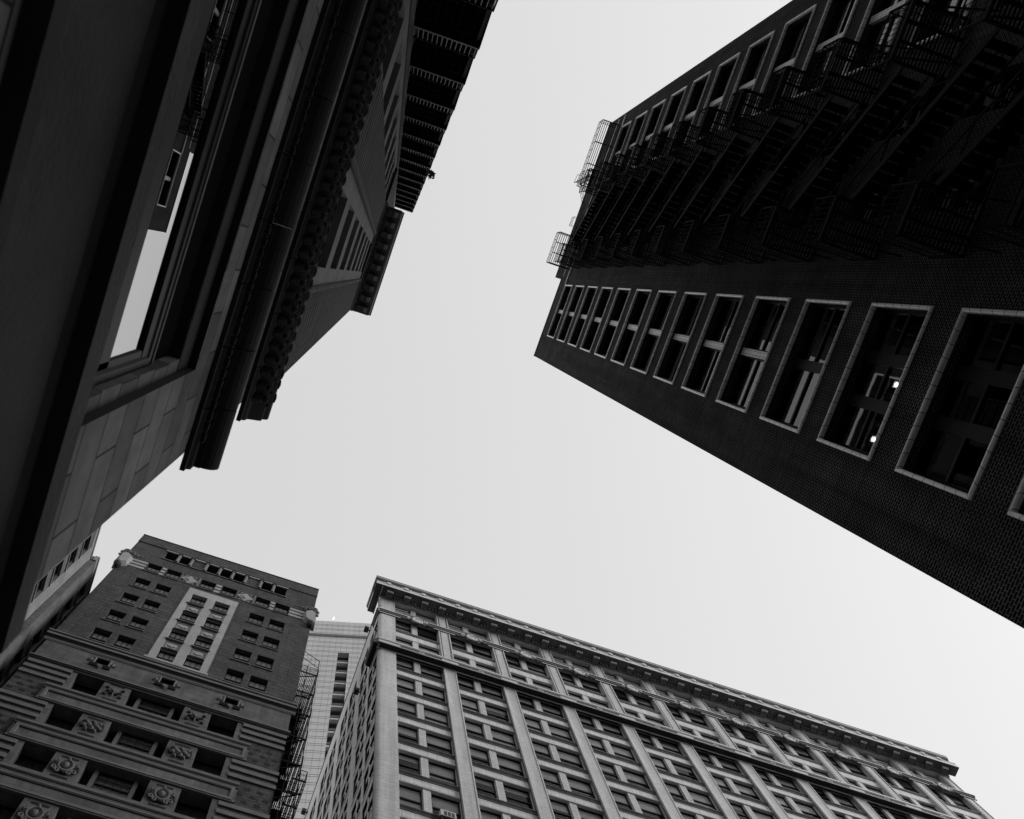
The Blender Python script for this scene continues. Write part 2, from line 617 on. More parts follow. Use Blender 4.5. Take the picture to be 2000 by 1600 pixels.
# ================================================================== right: dark brick tower
FR = Fr((13.8, 0, 0), Y, -X)
R = thing('brick_tower', 'near-black brick high-rise with pale terracotta window surrounds and a central fire escape', 'building', (13.8, -7.7, 0))
FLR = 3.804
heads = [67.5 - FLR * k for k in range(15)]
colA, colB = (-3.75, .62), (-16.7, -12.25)
ops = []
for h in heads:
    for a, c in (colA, colB):
        ops.append((a + .115, c - .115, h - 2.605, h - .115, .45))
    for a, c in ((-10.35, -9.15), (-7.65, -6.45)):
        ops.append((a, c, h - 2.4, h - .3, .4))
b = MB()
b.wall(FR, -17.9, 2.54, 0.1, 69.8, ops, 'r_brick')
# raised middle parapet
b.box(FR, -17.9, -4.35, 69.8, 72.4, -.45, 0.0, 'r_brick', 'd')
b.box(FR, -17.9, 2.54, .1, 69.4, -20.0, -19.9, 'r_brick')
b.q(FR, [(-17.9, .1, 0), (-17.9, .1, -20), (-17.9, 69.8, -20), (-17.9, 69.8, 0)], 'r_brick')
b.q(FR, [(2.54, .1, 0), (2.54, .1, -20), (2.54, 69.8, -20), (2.54, 69.8, 0)], 'r_brick')
b.q(FR, [(-17.9, 69.4, 0), (2.54, 69.4, 0), (2.54, 69.4, -20), (-17.9, 69.4, -20)], 'dark')
b.box(FR, -4.34, 2.54, 69.4, 69.8, -.35, -.001, 'r_brick', 'f')
b.build('wall', R)
b = MB()
b.box(FR, .65, 2.54, heads[0] - 2.73, heads[0] - 2.70, .0, .004, 'r_groove', 'b')
sj = b.build('shelf_joint', R, loc=FR.P(.75, heads[0] - 2.73, 0))
for h in heads[1:]:
    copy_tree(sj, R, (0, 0, h - heads[0]))
b = MB()
b.box(FR, -17.6, -3.76, 67.38, 67.5, 0, .09, 'r_tile')
b.build('string_course', R)
b = MB()
b.box(FR, -17.6, -4.45, 69.2, 69.28, 0, .07, 'r_tile')
b.build('string_course', R)
b = MB()
b.box(FR, -17.92, -4.33, 72.4, 72.5, -.5, .04, 'r_groove')
b.box(FR, -4.33, 2.56, 69.8, 69.9, -.5, .04, 'r_groove')
b.build('coping', R)
b = MB()
b.box(FR, -17.5, 2.2, 3, 69, -4.0, -3.5, 'core')  # dark slab added behind the windows
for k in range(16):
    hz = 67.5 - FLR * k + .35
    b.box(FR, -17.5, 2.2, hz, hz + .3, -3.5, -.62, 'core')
b.build('inner_floors', R)
prof = [(.12, 0)] + [(.06 - .06 * math.cos(math.radians(a_)), .012 + .062 * math.sin(math.radians(a_))) for a_ in range(170, -1, -17)] + [(0.0, -.06)]


def big_window(a, c, h, kind='tile'):
    """wide window: terracotta surround > sash frames, panes, mullion"""
    u0, u1, v0, v1 = a + .12, c - .12, h - 2.60, h - .12
    org = FR.P((a + c) / 2, v0, 0)
    b = MB()
    b.ring(FR, u0, u1, v0, v1, prof, 'r_tile')
    w = b.build('window', R, loc=org)
    L_ = u1 - u0
    ms = [.5] if kind != 'triple' else [.345, .665]
    mh = .14 if kind == 'tile' else .11
    edges = [u0 + .002]
    for q in ms:
        edges += [u0 + L_ * q - mh, u0 + L_ * q + mh]
    edges.append(u1 - .002)
    b = MB()
    for x0, x1 in zip(edges[::2], edges[1::2]):
        sash_frame(b, FR, x0, x1, v0, v1 - .002, -.36, 'sash', t=.07, meet=.5)
    b.build('sash', w, loc=org)
    b = MB()
    for x0, x1 in zip(edges[::2], edges[1::2]):
        pane_quad(b, FR, x0 + .03, x1 - .03, v0 + .05, v1 - .05, -.36)
    b.build('pane', w, loc=org)
    for q in ms:
        b = MB()
        um = u0 + L_ * q
        b.box(FR, um - mh, um + mh, v0 + .002, v1 - .003, -.43, -.16 if kind == 'tile' else -.3, 'r_tile2' if kind == 'tile' else 'sash')
        b.build('mullion', w, loc=org)
    return w


wA = big_window(*colA, heads[0])
wB = big_window(*colB, heads[0])
wBar = big_window(*colA, heads[10], 'bar')
wTri = big_window(*colA, heads[11], 'triple')
copy_tree(wTri, R, (0, 0, -FLR))
copy_tree(wTri, R, (0, 0, -FLR * 2))
for k in range(1, 11):
    if k < 10:
        copy_tree(wA, R, (0, 0, -FLR * k))
    copy_tree(wB, R, (0, 0, -FLR * k))


def slim_window(a, c, h):
    v0, v1 = h - 2.4, h - .3
    org = FR.P((a + c) / 2, v0, 0)
    b = MB()
    sash_frame(b, FR, a + .002, c - .002, v0, v1 - .002, -.3, 'sash', t=.08)
    w = b.build('slim_window', R, loc=org)
    b = MB()
    pane_quad(b, FR, a + .05, c - .05, v0 + .05, v1 - .05, -.31)
    b.build('pane', w, loc=org)
    return w


for a, c in ((-10.35, -9.15), (-7.65, -6.45)):
    w0 = slim_window(a, c, heads[0])
    for k in range(1, 13):
        copy_tree(w0, R, (0, 0, -FLR * k))

# two lit ceiling lamps behind the window twelve floors below the roof
for y, lb in ((-1.62, 'round ceiling lamp glowing behind the dark window, nearer the street corner of the fire escape'),
              (.03, 'round ceiling lamp glowing behind the dark window, nearer the outer brick corner')):
    t = thing('ceiling_lamp', lb, 'lamp', (14.6, y, 24.35), 'lamps glowing behind one window of the brick tower')
    b = MB()
    fx = Fr((14.6, y, 24.35), Y, -X)
    b.blob(fx, 0, 0, 0, .038, .038, .038, 'lamp', 12, 8)
    b.build('bulb', t, smooth=True)
    b = MB()
    b.box(fx, -.09, .09, .06, .09, -.09, .09, 'ac')
    b.bar(fx.P(0, .09, 0), fx.P(0, .5, 0), .02, 'box')
    b.build('fitting', t)
b = MB()
for y0, y1 in ((-3.5, -2.6), (-1.32, -1.0), (-.5, -.2), (.24, .4)):
    n = 6
    for i in range(n):
        a = y0 + (y1 - y0) * i / n
        b.box(FR, a, a + (y1 - y0) / n * .8, 22.3, 24.6, -.62 - .03 * (i % 2), -.58 - .03 * (i % 2), 'curtain')
cu = b.build('curtain', None, loc=FR.P(-1.6, 22.3, -.6))
cu['label'] = 'grey pleated curtains hanging inside the lamp-lit window of the brick tower'
cu['category'] = 'curtain'

# ------------------------------------------------------------------ its fire escape
FE = thing('fire_escape', 'black iron fire escape zigzagging down the middle of the dark brick tower', 'fire escape', (13.8, -8.6, 0))
P0 = 64.5
u0, u1, wd = -12.3, -5.05, 1.85


def railing(b, fr, pts, v, k='iron', hgt=1.05, sp=.17, t=.016):
    """top rail, bottom rail and balusters along a polyline of (u, w)"""
    for (a, c) in zip(pts[:-1], pts[1:]):
        L = math.hypot(c[0] - a[0], c[1] - a[1])
        n = max(2, int(L / sp))
        for hh, tt in ((hgt, .035), (.12, .022), (hgt * .55, .022)):
            b.bar(fr.P(a[0], v + hh, a[1]), fr.P(c[0], v + hh, c[1]), tt, k)
        for i in range(n + 1):
            s = i / n
            uu, ww = a[0] + (c[0] - a[0]) * s, a[1] + (c[1] - a[1]) * s
            b.bar(fr.P(uu, v, ww), fr.P(uu, v + hgt, ww), .05 if i in (0, n) else t, k)


def platform_mesh(b, fr, ua, ub, w0, w1, v, sp=.11, k='iron'):
    for ww in (w0, w1):
        b.box(fr, ua, ub, v - .12, v, ww - .02, ww + .02, k)
    for uu in (ua, ub, (ua * 2 + ub) / 3, (ua + ub * 2) / 3):
        b.box(fr, uu - .03, uu + .03, v - .14, v - .012, w0 + .03, w1 - .03, k)
    n = int((w1 - w0) / sp)
    for i in range(1, n):
        ww = w0 + (w1 - w0) * i / n
        b.box(fr, ua + .03, ub - .03, v - .01, v + .012, ww - .025, ww + .025, k)


LANDS = []
for (la, lb_) in ((u0, -10.55), (-6.45, u1)):
    b = MB()
    platform_mesh(b, FR, la, lb_, .06, wd, P0)
    for uu in (la + .1, lb_ - .1):
        b.bar(FR.P(uu, P0 - .1, wd - .1), FR.P(uu, P0 - 1.3, .02), .05, 'iron')
    LANDS.append(b.build('platform', FE, loc=FR.P(la, P0, 0)))
    b = MB()
    if la == u0:
        railing(b, FR, [(lb_, wd), (la, wd), (la, .08)], P0)
    else:
        railing(b, FR, [(la, wd), (lb_, wd), (lb_, .08)], P0)
    LANDS.append(b.build('railing', FE, loc=FR.P(la, P0, 0)))
b = MB()
b.box(FR, -10.52, -6.48, P0 - .1, P0 - .06, .05, .42, 'iron')
b.bar(FR.P(-10.5, P0 + 1.0, .45), FR.P(-6.5, P0 + 1.0, .45), .03, 'iron')
LANDS.append(b.build('inner_walkway', FE, loc=FR.P(-10.5, P0, 0)))
b = MB()
lo, hi = P0 - FLR, P0
ua, ub = -10.5, -6.4
for ww in (.6, 1.4):
    b.bar(FR.P(ua, lo, ww), FR.P(ub, hi, ww), .05, 'iron_mid' if ww < 1 else 'iron', .2)
    b.bar(FR.P(ua, lo + .95, ww), FR.P(ub, hi + .95, ww), .04, 'iron')
    for s in (0.02, .25, .5, .75, .98):
        uu, vv = ua + (ub - ua) * s, lo + (hi - lo) * s
        b.bar(FR.P(uu, vv, ww), FR.P(uu, vv + .95, ww), .025, 'iron')
for i in range(1, 16):
    s = i / 16
    uu, vv = ua + (ub - ua) * s, lo + (hi - lo) * s
    b.box(FR, uu - .13, uu + .13, vv - .015, vv + .015, .62, 1.38, 'iron')
st = b.build('stair_flight', FE, loc=FR.P(u0, P0, 0))
for k in range(1, 13):
    for q in LANDS:
        copy_tree(q, FE, (0, 0, -FLR * k))
    copy_tree(st, FE, (0, 0, -FLR * k))
# narrow walkways under the roof at both ends
for (ua_, ub_, wo_) in ((-16.9, -11.6, 1.5), (-7.6, -5.05, 1.75)):
    b = MB()
    platform_mesh(b, FR, ua_, ub_, .06, wo_, 68.3, sp=.16)
    tw = b.build('top_walkway', FE)
    b = MB()
    for hh in (.55, 1.05):
        b.bar(FR.P(ua_, 68.3 + hh, .08), FR.P(ua_, 68.3 + hh, wo_), .035, 'iron')
        b.bar(FR.P(ua_, 68.3 + hh, wo_), FR.P(ub_, 68.3 + hh, wo_), .035, 'iron')
        b.bar(FR.P(ub_, 68.3 + hh, wo_), FR.P(ub_, 68.3 + hh, .08), .035, 'iron')
    n = int((ub_ - ua_) / .55)
    for i in range(n + 1):
        uu = ua_ + (ub_ - ua_) * i / n
        b.bar(FR.P(uu, 68.3, wo_), FR.P(uu, 69.35, wo_), .025, 'iron')
    b.build('railing', tw)
b = MB()
rj = random.Random(11)
for hh in (68.35, 68.8, 69.3):
    b.bar(FR.P(-11.6, hh, 1.3), FR.P(-10.2, hh - .1, .5), .03, 'iron')
    b.bar(FR.P(-10.2, hh - .1, .5), FR.P(-7.6, hh, .55), .03, 'iron')
for i in range(16):
    sx = i / 15
    uu = -11.6 + 4.0 * sx
    ww = 1.3 - .8 * min(1, sx * 2.8)
    b.bar(FR.P(uu, 68.2, ww), FR.P(uu + rj.uniform(-.12, .12), 69.3 + rj.uniform(-.1, .1), ww + rj.uniform(-.04, .06)), .022, 'iron')
for i in range(9):
    uu = -9.1 + i * .09
    b.bar(FR.P(uu, 68.2, 1.05), FR.P(uu, 69.0, 1.05), .015, 'iron')
for hh in (68.2, 69.0):
    b.bar(FR.P(-9.1, hh, 1.05), FR.P(-8.38, hh, 1.05), .025, 'iron')
    for uu in (-9.1, -8.38):
        b.bar(FR.P(uu, hh, 1.05), FR.P(uu, hh, .4), .025, 'iron')
b.build('sagging_rail', FE)
b = MB()
for ww in (.45, .95):
    b.bar(FR.P(-12.6, 68.3, ww), FR.P(-12.6, 74.0, ww), .05, 'iron')
for i in range(18):
    b.bar(FR.P(-12.6, 68.5 + i * .3, .45), FR.P(-12.6, 68.5 + i * .3, .95), .03, 'iron')
for vv in (70.5, 71.6, 72.7, 73.8):
    b.oval(Fr((13.8, -12.95, vv), Y, Z), 0, 0, 0, .42, .38, .025, 'iron') if False else None
    for (a, c) in (((-12.6, .4), (-13.3, .45)), ((-13.3, .45), (-13.3, .95)), ((-13.3, .95), (-12.6, 1.0))):
        b.bar(FR.P(a[0], vv, a[1]), FR.P(c[0], vv, c[1]), .03, 'iron')
b.build('roof_ladder', FE)
# ================================================================== left: stone tower by the camera
FL = Fr((-1.4, 0, 0), Y, X)
FS = Fr((-1.25, 0, 0), Y, X)
L = thing('stone_tower', 'pale stone tower looming closest on the left, with bead-moulded cornices and ribbed piers', 'building', (-1.4, -.8, 0))
YC = 2.38
b = MB()
b.wall(FL, -5.5, YC, .1, 14.2, [(-3.2, 1.39, 5.78, 9.15, .08)], 'l_ash', kr='l_dark')
b.wall(FL, -3.2, 1.39, 5.78, 9.15, [(-3.08, 1.27, 5.79, 8.75, .14)], 'l_ash', w=-.08)
b.box(FL, -3.19, 1.38, 8.757, 9.145, -.08, -.074, 'l_dark', 'b')  # dark facing over the window head: painted shade
b.q(FL, [(-3.07, 8.747, -.08), (1.262, 8.747, -.08), (1.262, 8.747, -.215), (-3.07, 8.747, -.215)], 'l_dark')
b.q(FL, [(YC, .1, 0), (YC, .1, -12), (YC, 14.2, -12), (YC, 14.2, 0)], 'l_ash')
b.build('base_wall', L)
# smooth frieze, sill and ground-floor lintel below the street window
b = MB()
b.extr(FL, -5.5, YC, [(0, 4.45), (.10, 4.45), (.10, 4.56), (.05, 4.58), (.05, 5.46), (.08, 5.5), (.08, 5.53), (.175, 5.53), (.175, 5.60), (.165, 5.62), (.165, 5.77), (0, 5.785)], 'l_stone',
       ks=['l_dark', 'l_dark', 'l_dark', 'l_frieze', 'l_dark', 'l_dark', 'l_dark', 'l_frieze', 'l_dark', 'l_frieze', 'l_dark'])
b.build('sill_course', L)
b = MB()
b.extr(FL, -5.5, YC, [(0, 3.55), (.14, 3.55), (.14, 3.75), (.08, 3.9), (.08, 4.1), (0, 4.12)], 'l_frieze')
b.build('lintel_course', L)
b = MB()
b.ring(FL, -3.06, 1.25, 5.81, 8.05, [(.02, -.24), (.02, -.15), (-.05, -.15), (-.07, -.17), (-.12, -.17), (-.14, -.21)], 'sash')
b.box(FL, -3.04, 1.23, 5.84, 7.08, -.2, -.17, 'sash')
b.box(FL, -3.04, 1.23, 7.83, 8.04, -.2, -.165, 'sash')
wnd = b.build('street_window', L)
b = MB()
b.q(FL, [(-3.03, 7.05, -.187), (1.22, 7.05, -.187), (1.22, 7.86, -.195), (-3.03, 7.86, -.195)], 'pane_b')   # sash leaning slightly inwards
b.build('pane', wnd)
b = MB()
b.box(FL, -3.07, 1.26, 8.08, 8.12, -.2, -.14, 'l_stone')
b.build('head_bead', wnd)
b = MB()
b.box(FL, -3.07, 1.26, 8.12, 8.74, -.215, -.18, 'dark')
b.build('transom_panel', wnd)
# lower cornice: bead course and round torus
b = MB()
arc = [(.17 + .155 * math.sin(math.radians(a)), 10.36 - .17 * math.cos(math.radians(a))) for a in range(0, 181, 20)]
nseg = 12
ulen = (YC + .19 + 5.5) / nseg
for i in range(nseg):
    a, c = -5.5 + ulen * i, -5.5 + ulen * (i + 1) - (.012 if i < nseg - 1 else 0)
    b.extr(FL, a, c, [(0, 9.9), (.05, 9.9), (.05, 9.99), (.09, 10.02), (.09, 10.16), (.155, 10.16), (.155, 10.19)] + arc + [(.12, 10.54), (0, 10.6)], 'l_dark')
cor = b.build('lower_cornice', L)
b = MB()
n = int((YC + 5.4) / .118)
for i in range(n):
    uu = -5.4 + .118 * (i + .5)
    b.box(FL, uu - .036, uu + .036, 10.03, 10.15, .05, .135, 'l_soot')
    b.prism(FL, [(uu + .042, 10.145), (uu + .076, 10.145), (uu + .068, 10.05), (uu + .05, 10.05)], .09, .125, 'l_frieze', .8)
b.build('bead_moulding', cor)
# upper cornice with a leaf course
b = MB()
for i in range(10):
    a, c = -5.5 + (YC + .28 + 5.5) / 10 * i, -5.5 + (YC + .28 + 5.5) / 10 * (i + 1) - .01
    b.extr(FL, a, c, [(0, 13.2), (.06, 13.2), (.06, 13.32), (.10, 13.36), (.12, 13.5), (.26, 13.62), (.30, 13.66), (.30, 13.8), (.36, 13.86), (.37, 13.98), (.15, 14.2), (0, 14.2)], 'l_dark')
cor = b.build('leaf_cornice', L)
b = MB()
n = int((YC + .2 + 5.4) / .2)
for i in range(n):
    uu = -5.4 + .2 * (i + .5)
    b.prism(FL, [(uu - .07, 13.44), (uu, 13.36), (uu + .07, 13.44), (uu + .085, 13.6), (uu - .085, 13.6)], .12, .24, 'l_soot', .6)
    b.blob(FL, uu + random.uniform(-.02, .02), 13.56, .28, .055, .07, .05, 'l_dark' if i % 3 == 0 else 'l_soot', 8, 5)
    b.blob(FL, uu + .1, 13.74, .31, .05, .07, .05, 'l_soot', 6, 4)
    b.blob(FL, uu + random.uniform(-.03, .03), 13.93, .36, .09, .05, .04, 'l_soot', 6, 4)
b.build('leaf_carving', cor)
# shaft
TOP = 44.3
shaft_floor = 3.66
ops = []
for k in range(-1, 7):
    v = 19.1 + shaft_floor * k
    ops.append((-1.22, .30, v + 1.32, v + shaft_floor, .34))
ops2 = [(-5.0, -3.62, o[2], o[3], .34) for o in ops]
b = MB()
b.wall(FS, -5.5, YC, 14.2, TOP, [], 'l_rust', w=-.36)
# pale margins and spandrels
b.wall(FS, -1.66, .66, 14.2, TOP, ops, 'l_stone', w=-.03)
b.wall(FS, -5.4, -3.56, 14.2, TOP, ops2, 'l_stone', w=-.06)
b.q(FS, [(YC, 14.2, 0.0), (YC, 14.2, -12), (YC, 48, -12), (YC, 48, 0)], 'l_rust')
b.q(FS, [(-5.5, .1, -.1), (-5.5, .1, -12), (-5.5, 47, -12), (-5.5, 47, -.1)], 'l_rust')
b.box(FS, -5.5, YC, .1, 46, -12.2, -12, 'l_rust')
b.q(FS, [(-5.5, 46.5, 0), (YC, 46.5, 0), (YC, 46.5, -12), (-5.5, 46.5, -12)], 'dark')
b.build('shaft_wall', L)
for a, c in ((.80, YC), (-3.5, -1.86)):
    b = MB()
    v = 14.2
    while v < TOP - .05:
        e = min(v + .6, TOP)
        b.box(FS, a + .01, c - (.0 if c == YC else .01), v, e - .12, -.37, .0, 'l_rust', 'b')
        v += .60
    b.build('ribbed_pier', L)
for a, c in ((.66, .80), (-1.86, -1.66)):
    b = MB()
    b.box(FS, a, c, 14.2, TOP, -.36, .02, 'l_dark', 'b')
    v = 14.4
    while v < TOP:
        b.blob(FS, (a + c) / 2, v, .02, .045, .055, .035, 'l_stone', 6, 4)
        v += .18
    b.build('beaded_band', L)
for (oo, tag_) in ((ops, ''), (ops2, '')):
    first = None
    for (a, c, v0, v1, dp) in oo:
        org = FS.P((a + c) / 2, v0, -.3)
        if first is None:
            b = MB()
            sash_frame(b, FS, a + .002, c - .002, v0 + .002, v1 - .002, -.30, 'sash', t=.08)
            first = b.build('window', L, loc=org)
            fo = org
            b = MB()
            pane_quad(b, FS, a + .05, c - .05, v0 + .05, v1 - .05, -.31)
            b.build('pane', first, loc=org)
        else:
            copy_tree(first, L, org - fo)
# top entablature
b = MB()
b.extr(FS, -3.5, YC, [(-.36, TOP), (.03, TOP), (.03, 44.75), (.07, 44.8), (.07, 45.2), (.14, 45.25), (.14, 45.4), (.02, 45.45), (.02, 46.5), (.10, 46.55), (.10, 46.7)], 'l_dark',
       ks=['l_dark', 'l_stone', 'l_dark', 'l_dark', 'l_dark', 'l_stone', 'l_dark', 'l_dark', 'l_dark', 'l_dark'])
ent = b.build('entablature', L)
b = MB()
for i in range(26):
    uu = -3.4 + i * .225
    b.box(FS, uu, uu + .13, 46.5, 46.72, .101, .22, 'l_dark')
b.build('dentil_course', ent)
b = MB()
for i in range(4):
    uu = -2.6 + i * 1.45
    b.oval(FS, uu, 45.95, .03, .3, .28, .06, 'l_stone', 0, 250)
    b.blob(FS, uu, 45.95, .03, .12, .12, .09, 'l_stone')
    b.blob(FS, uu + .55, 45.9, .03, .2, .08, .06, 'l_stone')
b.build('frieze_carving', ent, smooth=True)
b = MB()
b.extr(FS, -3.5, YC + .12, [(.02, 46.73), (.24, 46.75), (.24, 46.95), (.92, 46.97), (.92, 47.35), (.97, 47.4), (1.0, 47.6), (1.09, 47.8), (1.09, 48.05), (0, 48.2), (-.4, 48.2)], 'l_dark',
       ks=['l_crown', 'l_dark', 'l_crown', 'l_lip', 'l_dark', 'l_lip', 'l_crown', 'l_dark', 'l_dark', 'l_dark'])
cr = b.build('crown_cornice', L)
b = MB()
uu = -3.3
b.box(FS, uu, uu + .3, 46.72, 46.96, .25, .82, 'l_crown')
b.box(FS, uu + .02, uu + .28, 46.66, 46.72, .6, .8, 'l_lip')
md = b.build('modillion', cr, loc=FS.P(uu, 46.9, .25))
for i in range(1, 10):
    copy_tree(md, cr, (0, i * .6, 0))

# ================================================================== tower behind it and its iron balconies
FN = Fr((-1.43, 0, 0), Y, X)
N = thing('grey_tower', 'tall dark tower rising behind the iron balconies with a pale roof coping', 'building', (-1.43, -17, 0))
b = MB()
opn = [(-y - 1.2, -y, 3.0 + 4.0 * k, 5.2 + 4.0 * k, .3) for k in range(19) for y in (9.6, 12.6, 15.6, 18.6, 21.6, 24.6)]
b.wall(FN, -28, -5.52, .1, 79.6, opn, 'n_wall')
b.q(FN, [(-5.52, .1, 0), (-5.52, .1, -14), (-5.52, 79.6, -14), (-5.52, 79.6, 0)], 'n_wall')
b.q(FN, [(-28, .1, 0), (-28, .1, -14), (-28, 79.6, -14), (-28, 79.6, 0)], 'n_wall')
b.q(FN, [(-28, 79.6, -14), (-5.52, 79.6, -14), (-5.52, .1, -14), (-28, .1, -14)], 'n_wall')
b.q(FN, [(-28, 79.6, -14), (-5.52, 79.6, -14), (-5.52, 79.6, 0), (-28, 79.6, 0)], 'dark')
b.build('wall', N)
b = MB()
b.box(FN, -28.1, -5.45, 79.6, 80.3, -.5, .12, 'n_cope')
b.build('coping', N)
b = MB()
b.box(FN, -6.0, -5.55, .1, 79.6, .0, .12, 'l_rust', 'b')
b.build('corner_pilaster', N)
b = MB()
for o in opn:
    pane_quad(b, FN, o[0], o[1], o[2], o[3], -.29)
b.build('glazing', N, kind='stuff')

IB = thing('iron_balcony_stack', 'stack of dark iron balconies with thin pale balusters climbing past the cornice', 'fire escape', (-.5, -6.2, 0))
FB = Fr((0, -6.2, 0), X, Y)          # u = x, w towards the camera
bx0, bx1, dep = -1.43, .43, 3.4
hk = [1.65 + 6.2 * (3.544 + .642 * k) for k in range(-3, 15)]
v = hk[0]
b = MB()
b.box(FB, bx0, bx1, v, v + .04, -dep, 0.0, 'iron')
b.box(FB, bx0, bx1, v - .12, v - .002, -.05, .0, 'iron')
b.box(FB, bx0, bx1, v - .1, v - .06, .002, .02, 'iron_pale')
b.box(FB, bx1 - .05, bx1, v - .12, v - .002, -dep, -.052, 'iron')
for i in range(9):
    uu = bx0 + .12 + i * .2
    b.box(FB, uu, uu + .035, v - .06, v - .003, -dep, -.06, 'iron_mid')
for i in range(14):
    ww = -.25 - i * .22
    b.box(FB, bx0, bx1 - .06, v - .045, v - .004, ww, ww + .03, 'iron_mid')
p_ = b.build('platform', IB, loc=(0, -6.2, v))
b = MB()
n = 14
for i in range(n):
    uu = bx0 + .08 + (bx1 - bx0 - .16) * i / (n - 1)
    b.box(FB, uu - .012, uu + .012, v + .05, v + .92, -.045, -.02, 'iron_pale')
b.box(FB, bx0, bx1 - .02, v + .92, v + .97, -.06, -.0, 'iron')
b.box(FB, bx0, bx1 - .02, v + .05, v + .09, -.019, -.005, 'iron_pale')
for i in range(16):
    ww = -.1 - i * .2
    b.box(FB, bx1 - .045, bx1 - .02, v + .05, v + .98, ww - .015, ww + .015, 'iron')
b.box(FB, bx1 - .05, bx1 - .018, v + .98, v + 1.02, -dep, -.02, 'iron')
b.box(FB, bx1 - .06, bx1 - .02, v + .04, v + 1.0, -.06, -.02, 'iron')
r_ = b.build('railing', IB, loc=(0, -6.2, v))
for h in hk[1:]:
    copy_tree(p_, IB, (0, 0, h - v))
    copy_tree(r_, IB, (0, 0, h - v))
b = MB()
b.bar((bx1 - .12, -6.35, .1), (bx1 - .12, -6.35, hk[-1]), .09, 'iron')
b.bar((bx1 - .12, -9.4, .1), (bx1 - .12, -9.4, hk[-1]), .09, 'iron')
b.build('post', IB)
b = MB()
fw = Fr((.43, -6.15, 49.2), X, Y)
for i in range(70):
    a = random.uniform(0, 6.28)
    r = random.random() ** .5 * .42
    c = (r * math.cos(a) * .55 + .12, r * math.sin(a) + .1, random.uniform(-.15, .25))
    d1 = Vector((random.uniform(-1, 1), random.uniform(-1, 1), random.uniform(-.4, 1))).normalized() * .10
    d2 = d1.cross(Vector((random.uniform(-1, 1), random.uniform(-1, 1), 1))).normalized() * .05
    q = fw.P(*c)
    b.face([q - d1, q + d2, q + d1, q - d2], 'leaf', [(0, 0)] * 4)
crown = b
wd_ = thing('weed', 'leafy weed sprouting from the outer edge of a high iron balcony', 'plant', (.43, -6.15, 49.0))
crown.build('foliage', wd_)
b = MB()
for i in range(5):
    b.bar((.43, -6.15, 49.0), fw.P(random.uniform(0, .3), random.uniform(-.1, .4), random.uniform(0, .2)), .015, 'leaf')
b.build('stem', wd_)

# ================================================================== far left: brick and stone tower across the cross street
Y1 = 33.4
F1 = Fr((0, Y1, 0), X, -Y)
x0, x1, xc = -15.4, 3.53, -5.93
B1 = thing('ornate_brick_tower', 'brown brick tower with carved limestone lower floors and corner cartouches', 'building', (xc, Y1, 0))
def app(prof_, d=33.4):
    """profile heights as sighted on the wall plane, brought forward to each point's own depth"""
    return [(w, 1.65 + (v_ - 1.65) * (d - w) / d) for w, v_ in prof_]


winx = [(-13.05, -11.66), (-11.12, -9.72), (-2.20, -.80), (-.26, 1.16)]
strx = [(-7.72, -6.31), (-5.56, -4.15)]
rows = [74.1, 70.5, 66.9, 63.35]
WH = 2.03
op = []
for r in rows:
    for a, c in winx:
        op.append((a, c, r - WH, r, .5))
# top loggia
logg = [(-12.2, -10.98), (-10.72, -9.66), (-7.86, -6.72), (-6.46, -5.38), (-5.12, -4.0), (-2.18, -1.08), (-.84, .38)]
for a, c in logg:
    op.append((a, c, 79.72, 81.6, .6))
fr_w = [(-13.0, -11.66), (-11.12, -9.7), (-7.7, -6.28), (-5.58, -4.16), (-2.18, -.8), (-.22, 1.15)]
for a, c in fr_w:
    op.append((a, c, 75.85, 77.85, .45))
op.append((-8.3, -3.56, 61.5, 75.2, .04))
b = MB()
b.wall(F1, x0, x1, 60.6, 82.0, op, 'b1_brick')
b.q(F1, [(x0, 1, 0), (x0, 1, -9), (x0, 83.9, -9), (x0, 83.9, 0)], 'b1_brick')
b.q(F1, [(x1, 1, 0), (x1, 1, -9), (x1, 83.9, -9), (x1, 83.9, 0)], 'b1_brick')
b.q(F1, [(x0, 83.2, 0), (x1, 83.2, 0), (x1, 83.2, -9), (x0, 83.2, -9)], 'dark')
b.q(F1, [(x0, 1, -9), (x1, 1, -9), (x1, 83.9, -9), (x0, 83.9, -9)], 'b1_brick')
b.build('brick_wall', B1)
b = MB()
b.box(F1, x0 - .02, x1 + .02, 82.08, 83.9, -.4, .07, 'b1_brick')
b.build('parapet', B1)
b = MB()
b.box(F1, x0 - .04, x1 + .04, 83.9, 84.0, -.45, .12, 'b1_trimd')
b.build('coping', B1)
b = MB()
b.box(F1, x0 + .5, x1 - .5, 2, 82.5, -4.2, -4.0, 'core')  # added dark slab, keeps the windows from looking lit inside
b.build('backing_slab', B1)
b = MB()
b.box(F1, -12.35, .5, 81.62, 81.82, 0, .12, 'b1_pale')
b.build('lintel', B1)
b = MB()
b.box(F1, -12.4, .52, 79.58, 79.7, 0, .1, 'b1_trim')
b.build('sill', B1)
for u in (-10.85, -9.53, -7.99, -6.59, -5.25, -3.87, -2.31, -.96):
    b = MB()
    ns = 10
    for i in range(ns):
        a0, a1 = 2 * math.pi * i / ns, 2 * math.pi * (i + 1) / ns
        for (v0, r0, v1, r1) in ((79.72, .17, 81.25, .15), (81.25, .15, 81.4, .2), (79.7, .2, 79.9, .19)):
            b.face([F1.P(u + r0 * math.cos(a0), v0, .03 + r0 * math.sin(a0)), F1.P(u + r0 * math.cos(a1), v0, .03 + r0 * math.sin(a1)),
                    F1.P(u + r1 * math.cos(a1), v1, .03 + r1 * math.sin(a1)), F1.P(u + r1 * math.cos(a0), v1, .03 + r1 * math.sin(a0))], 'b1_pale', [(0, 0)] * 4)
    b.box(F1, u - .24, u + .24, 81.4, 81.6, -.15, .22, 'b1_trimd')
    b.build('column', B1, smooth=False)
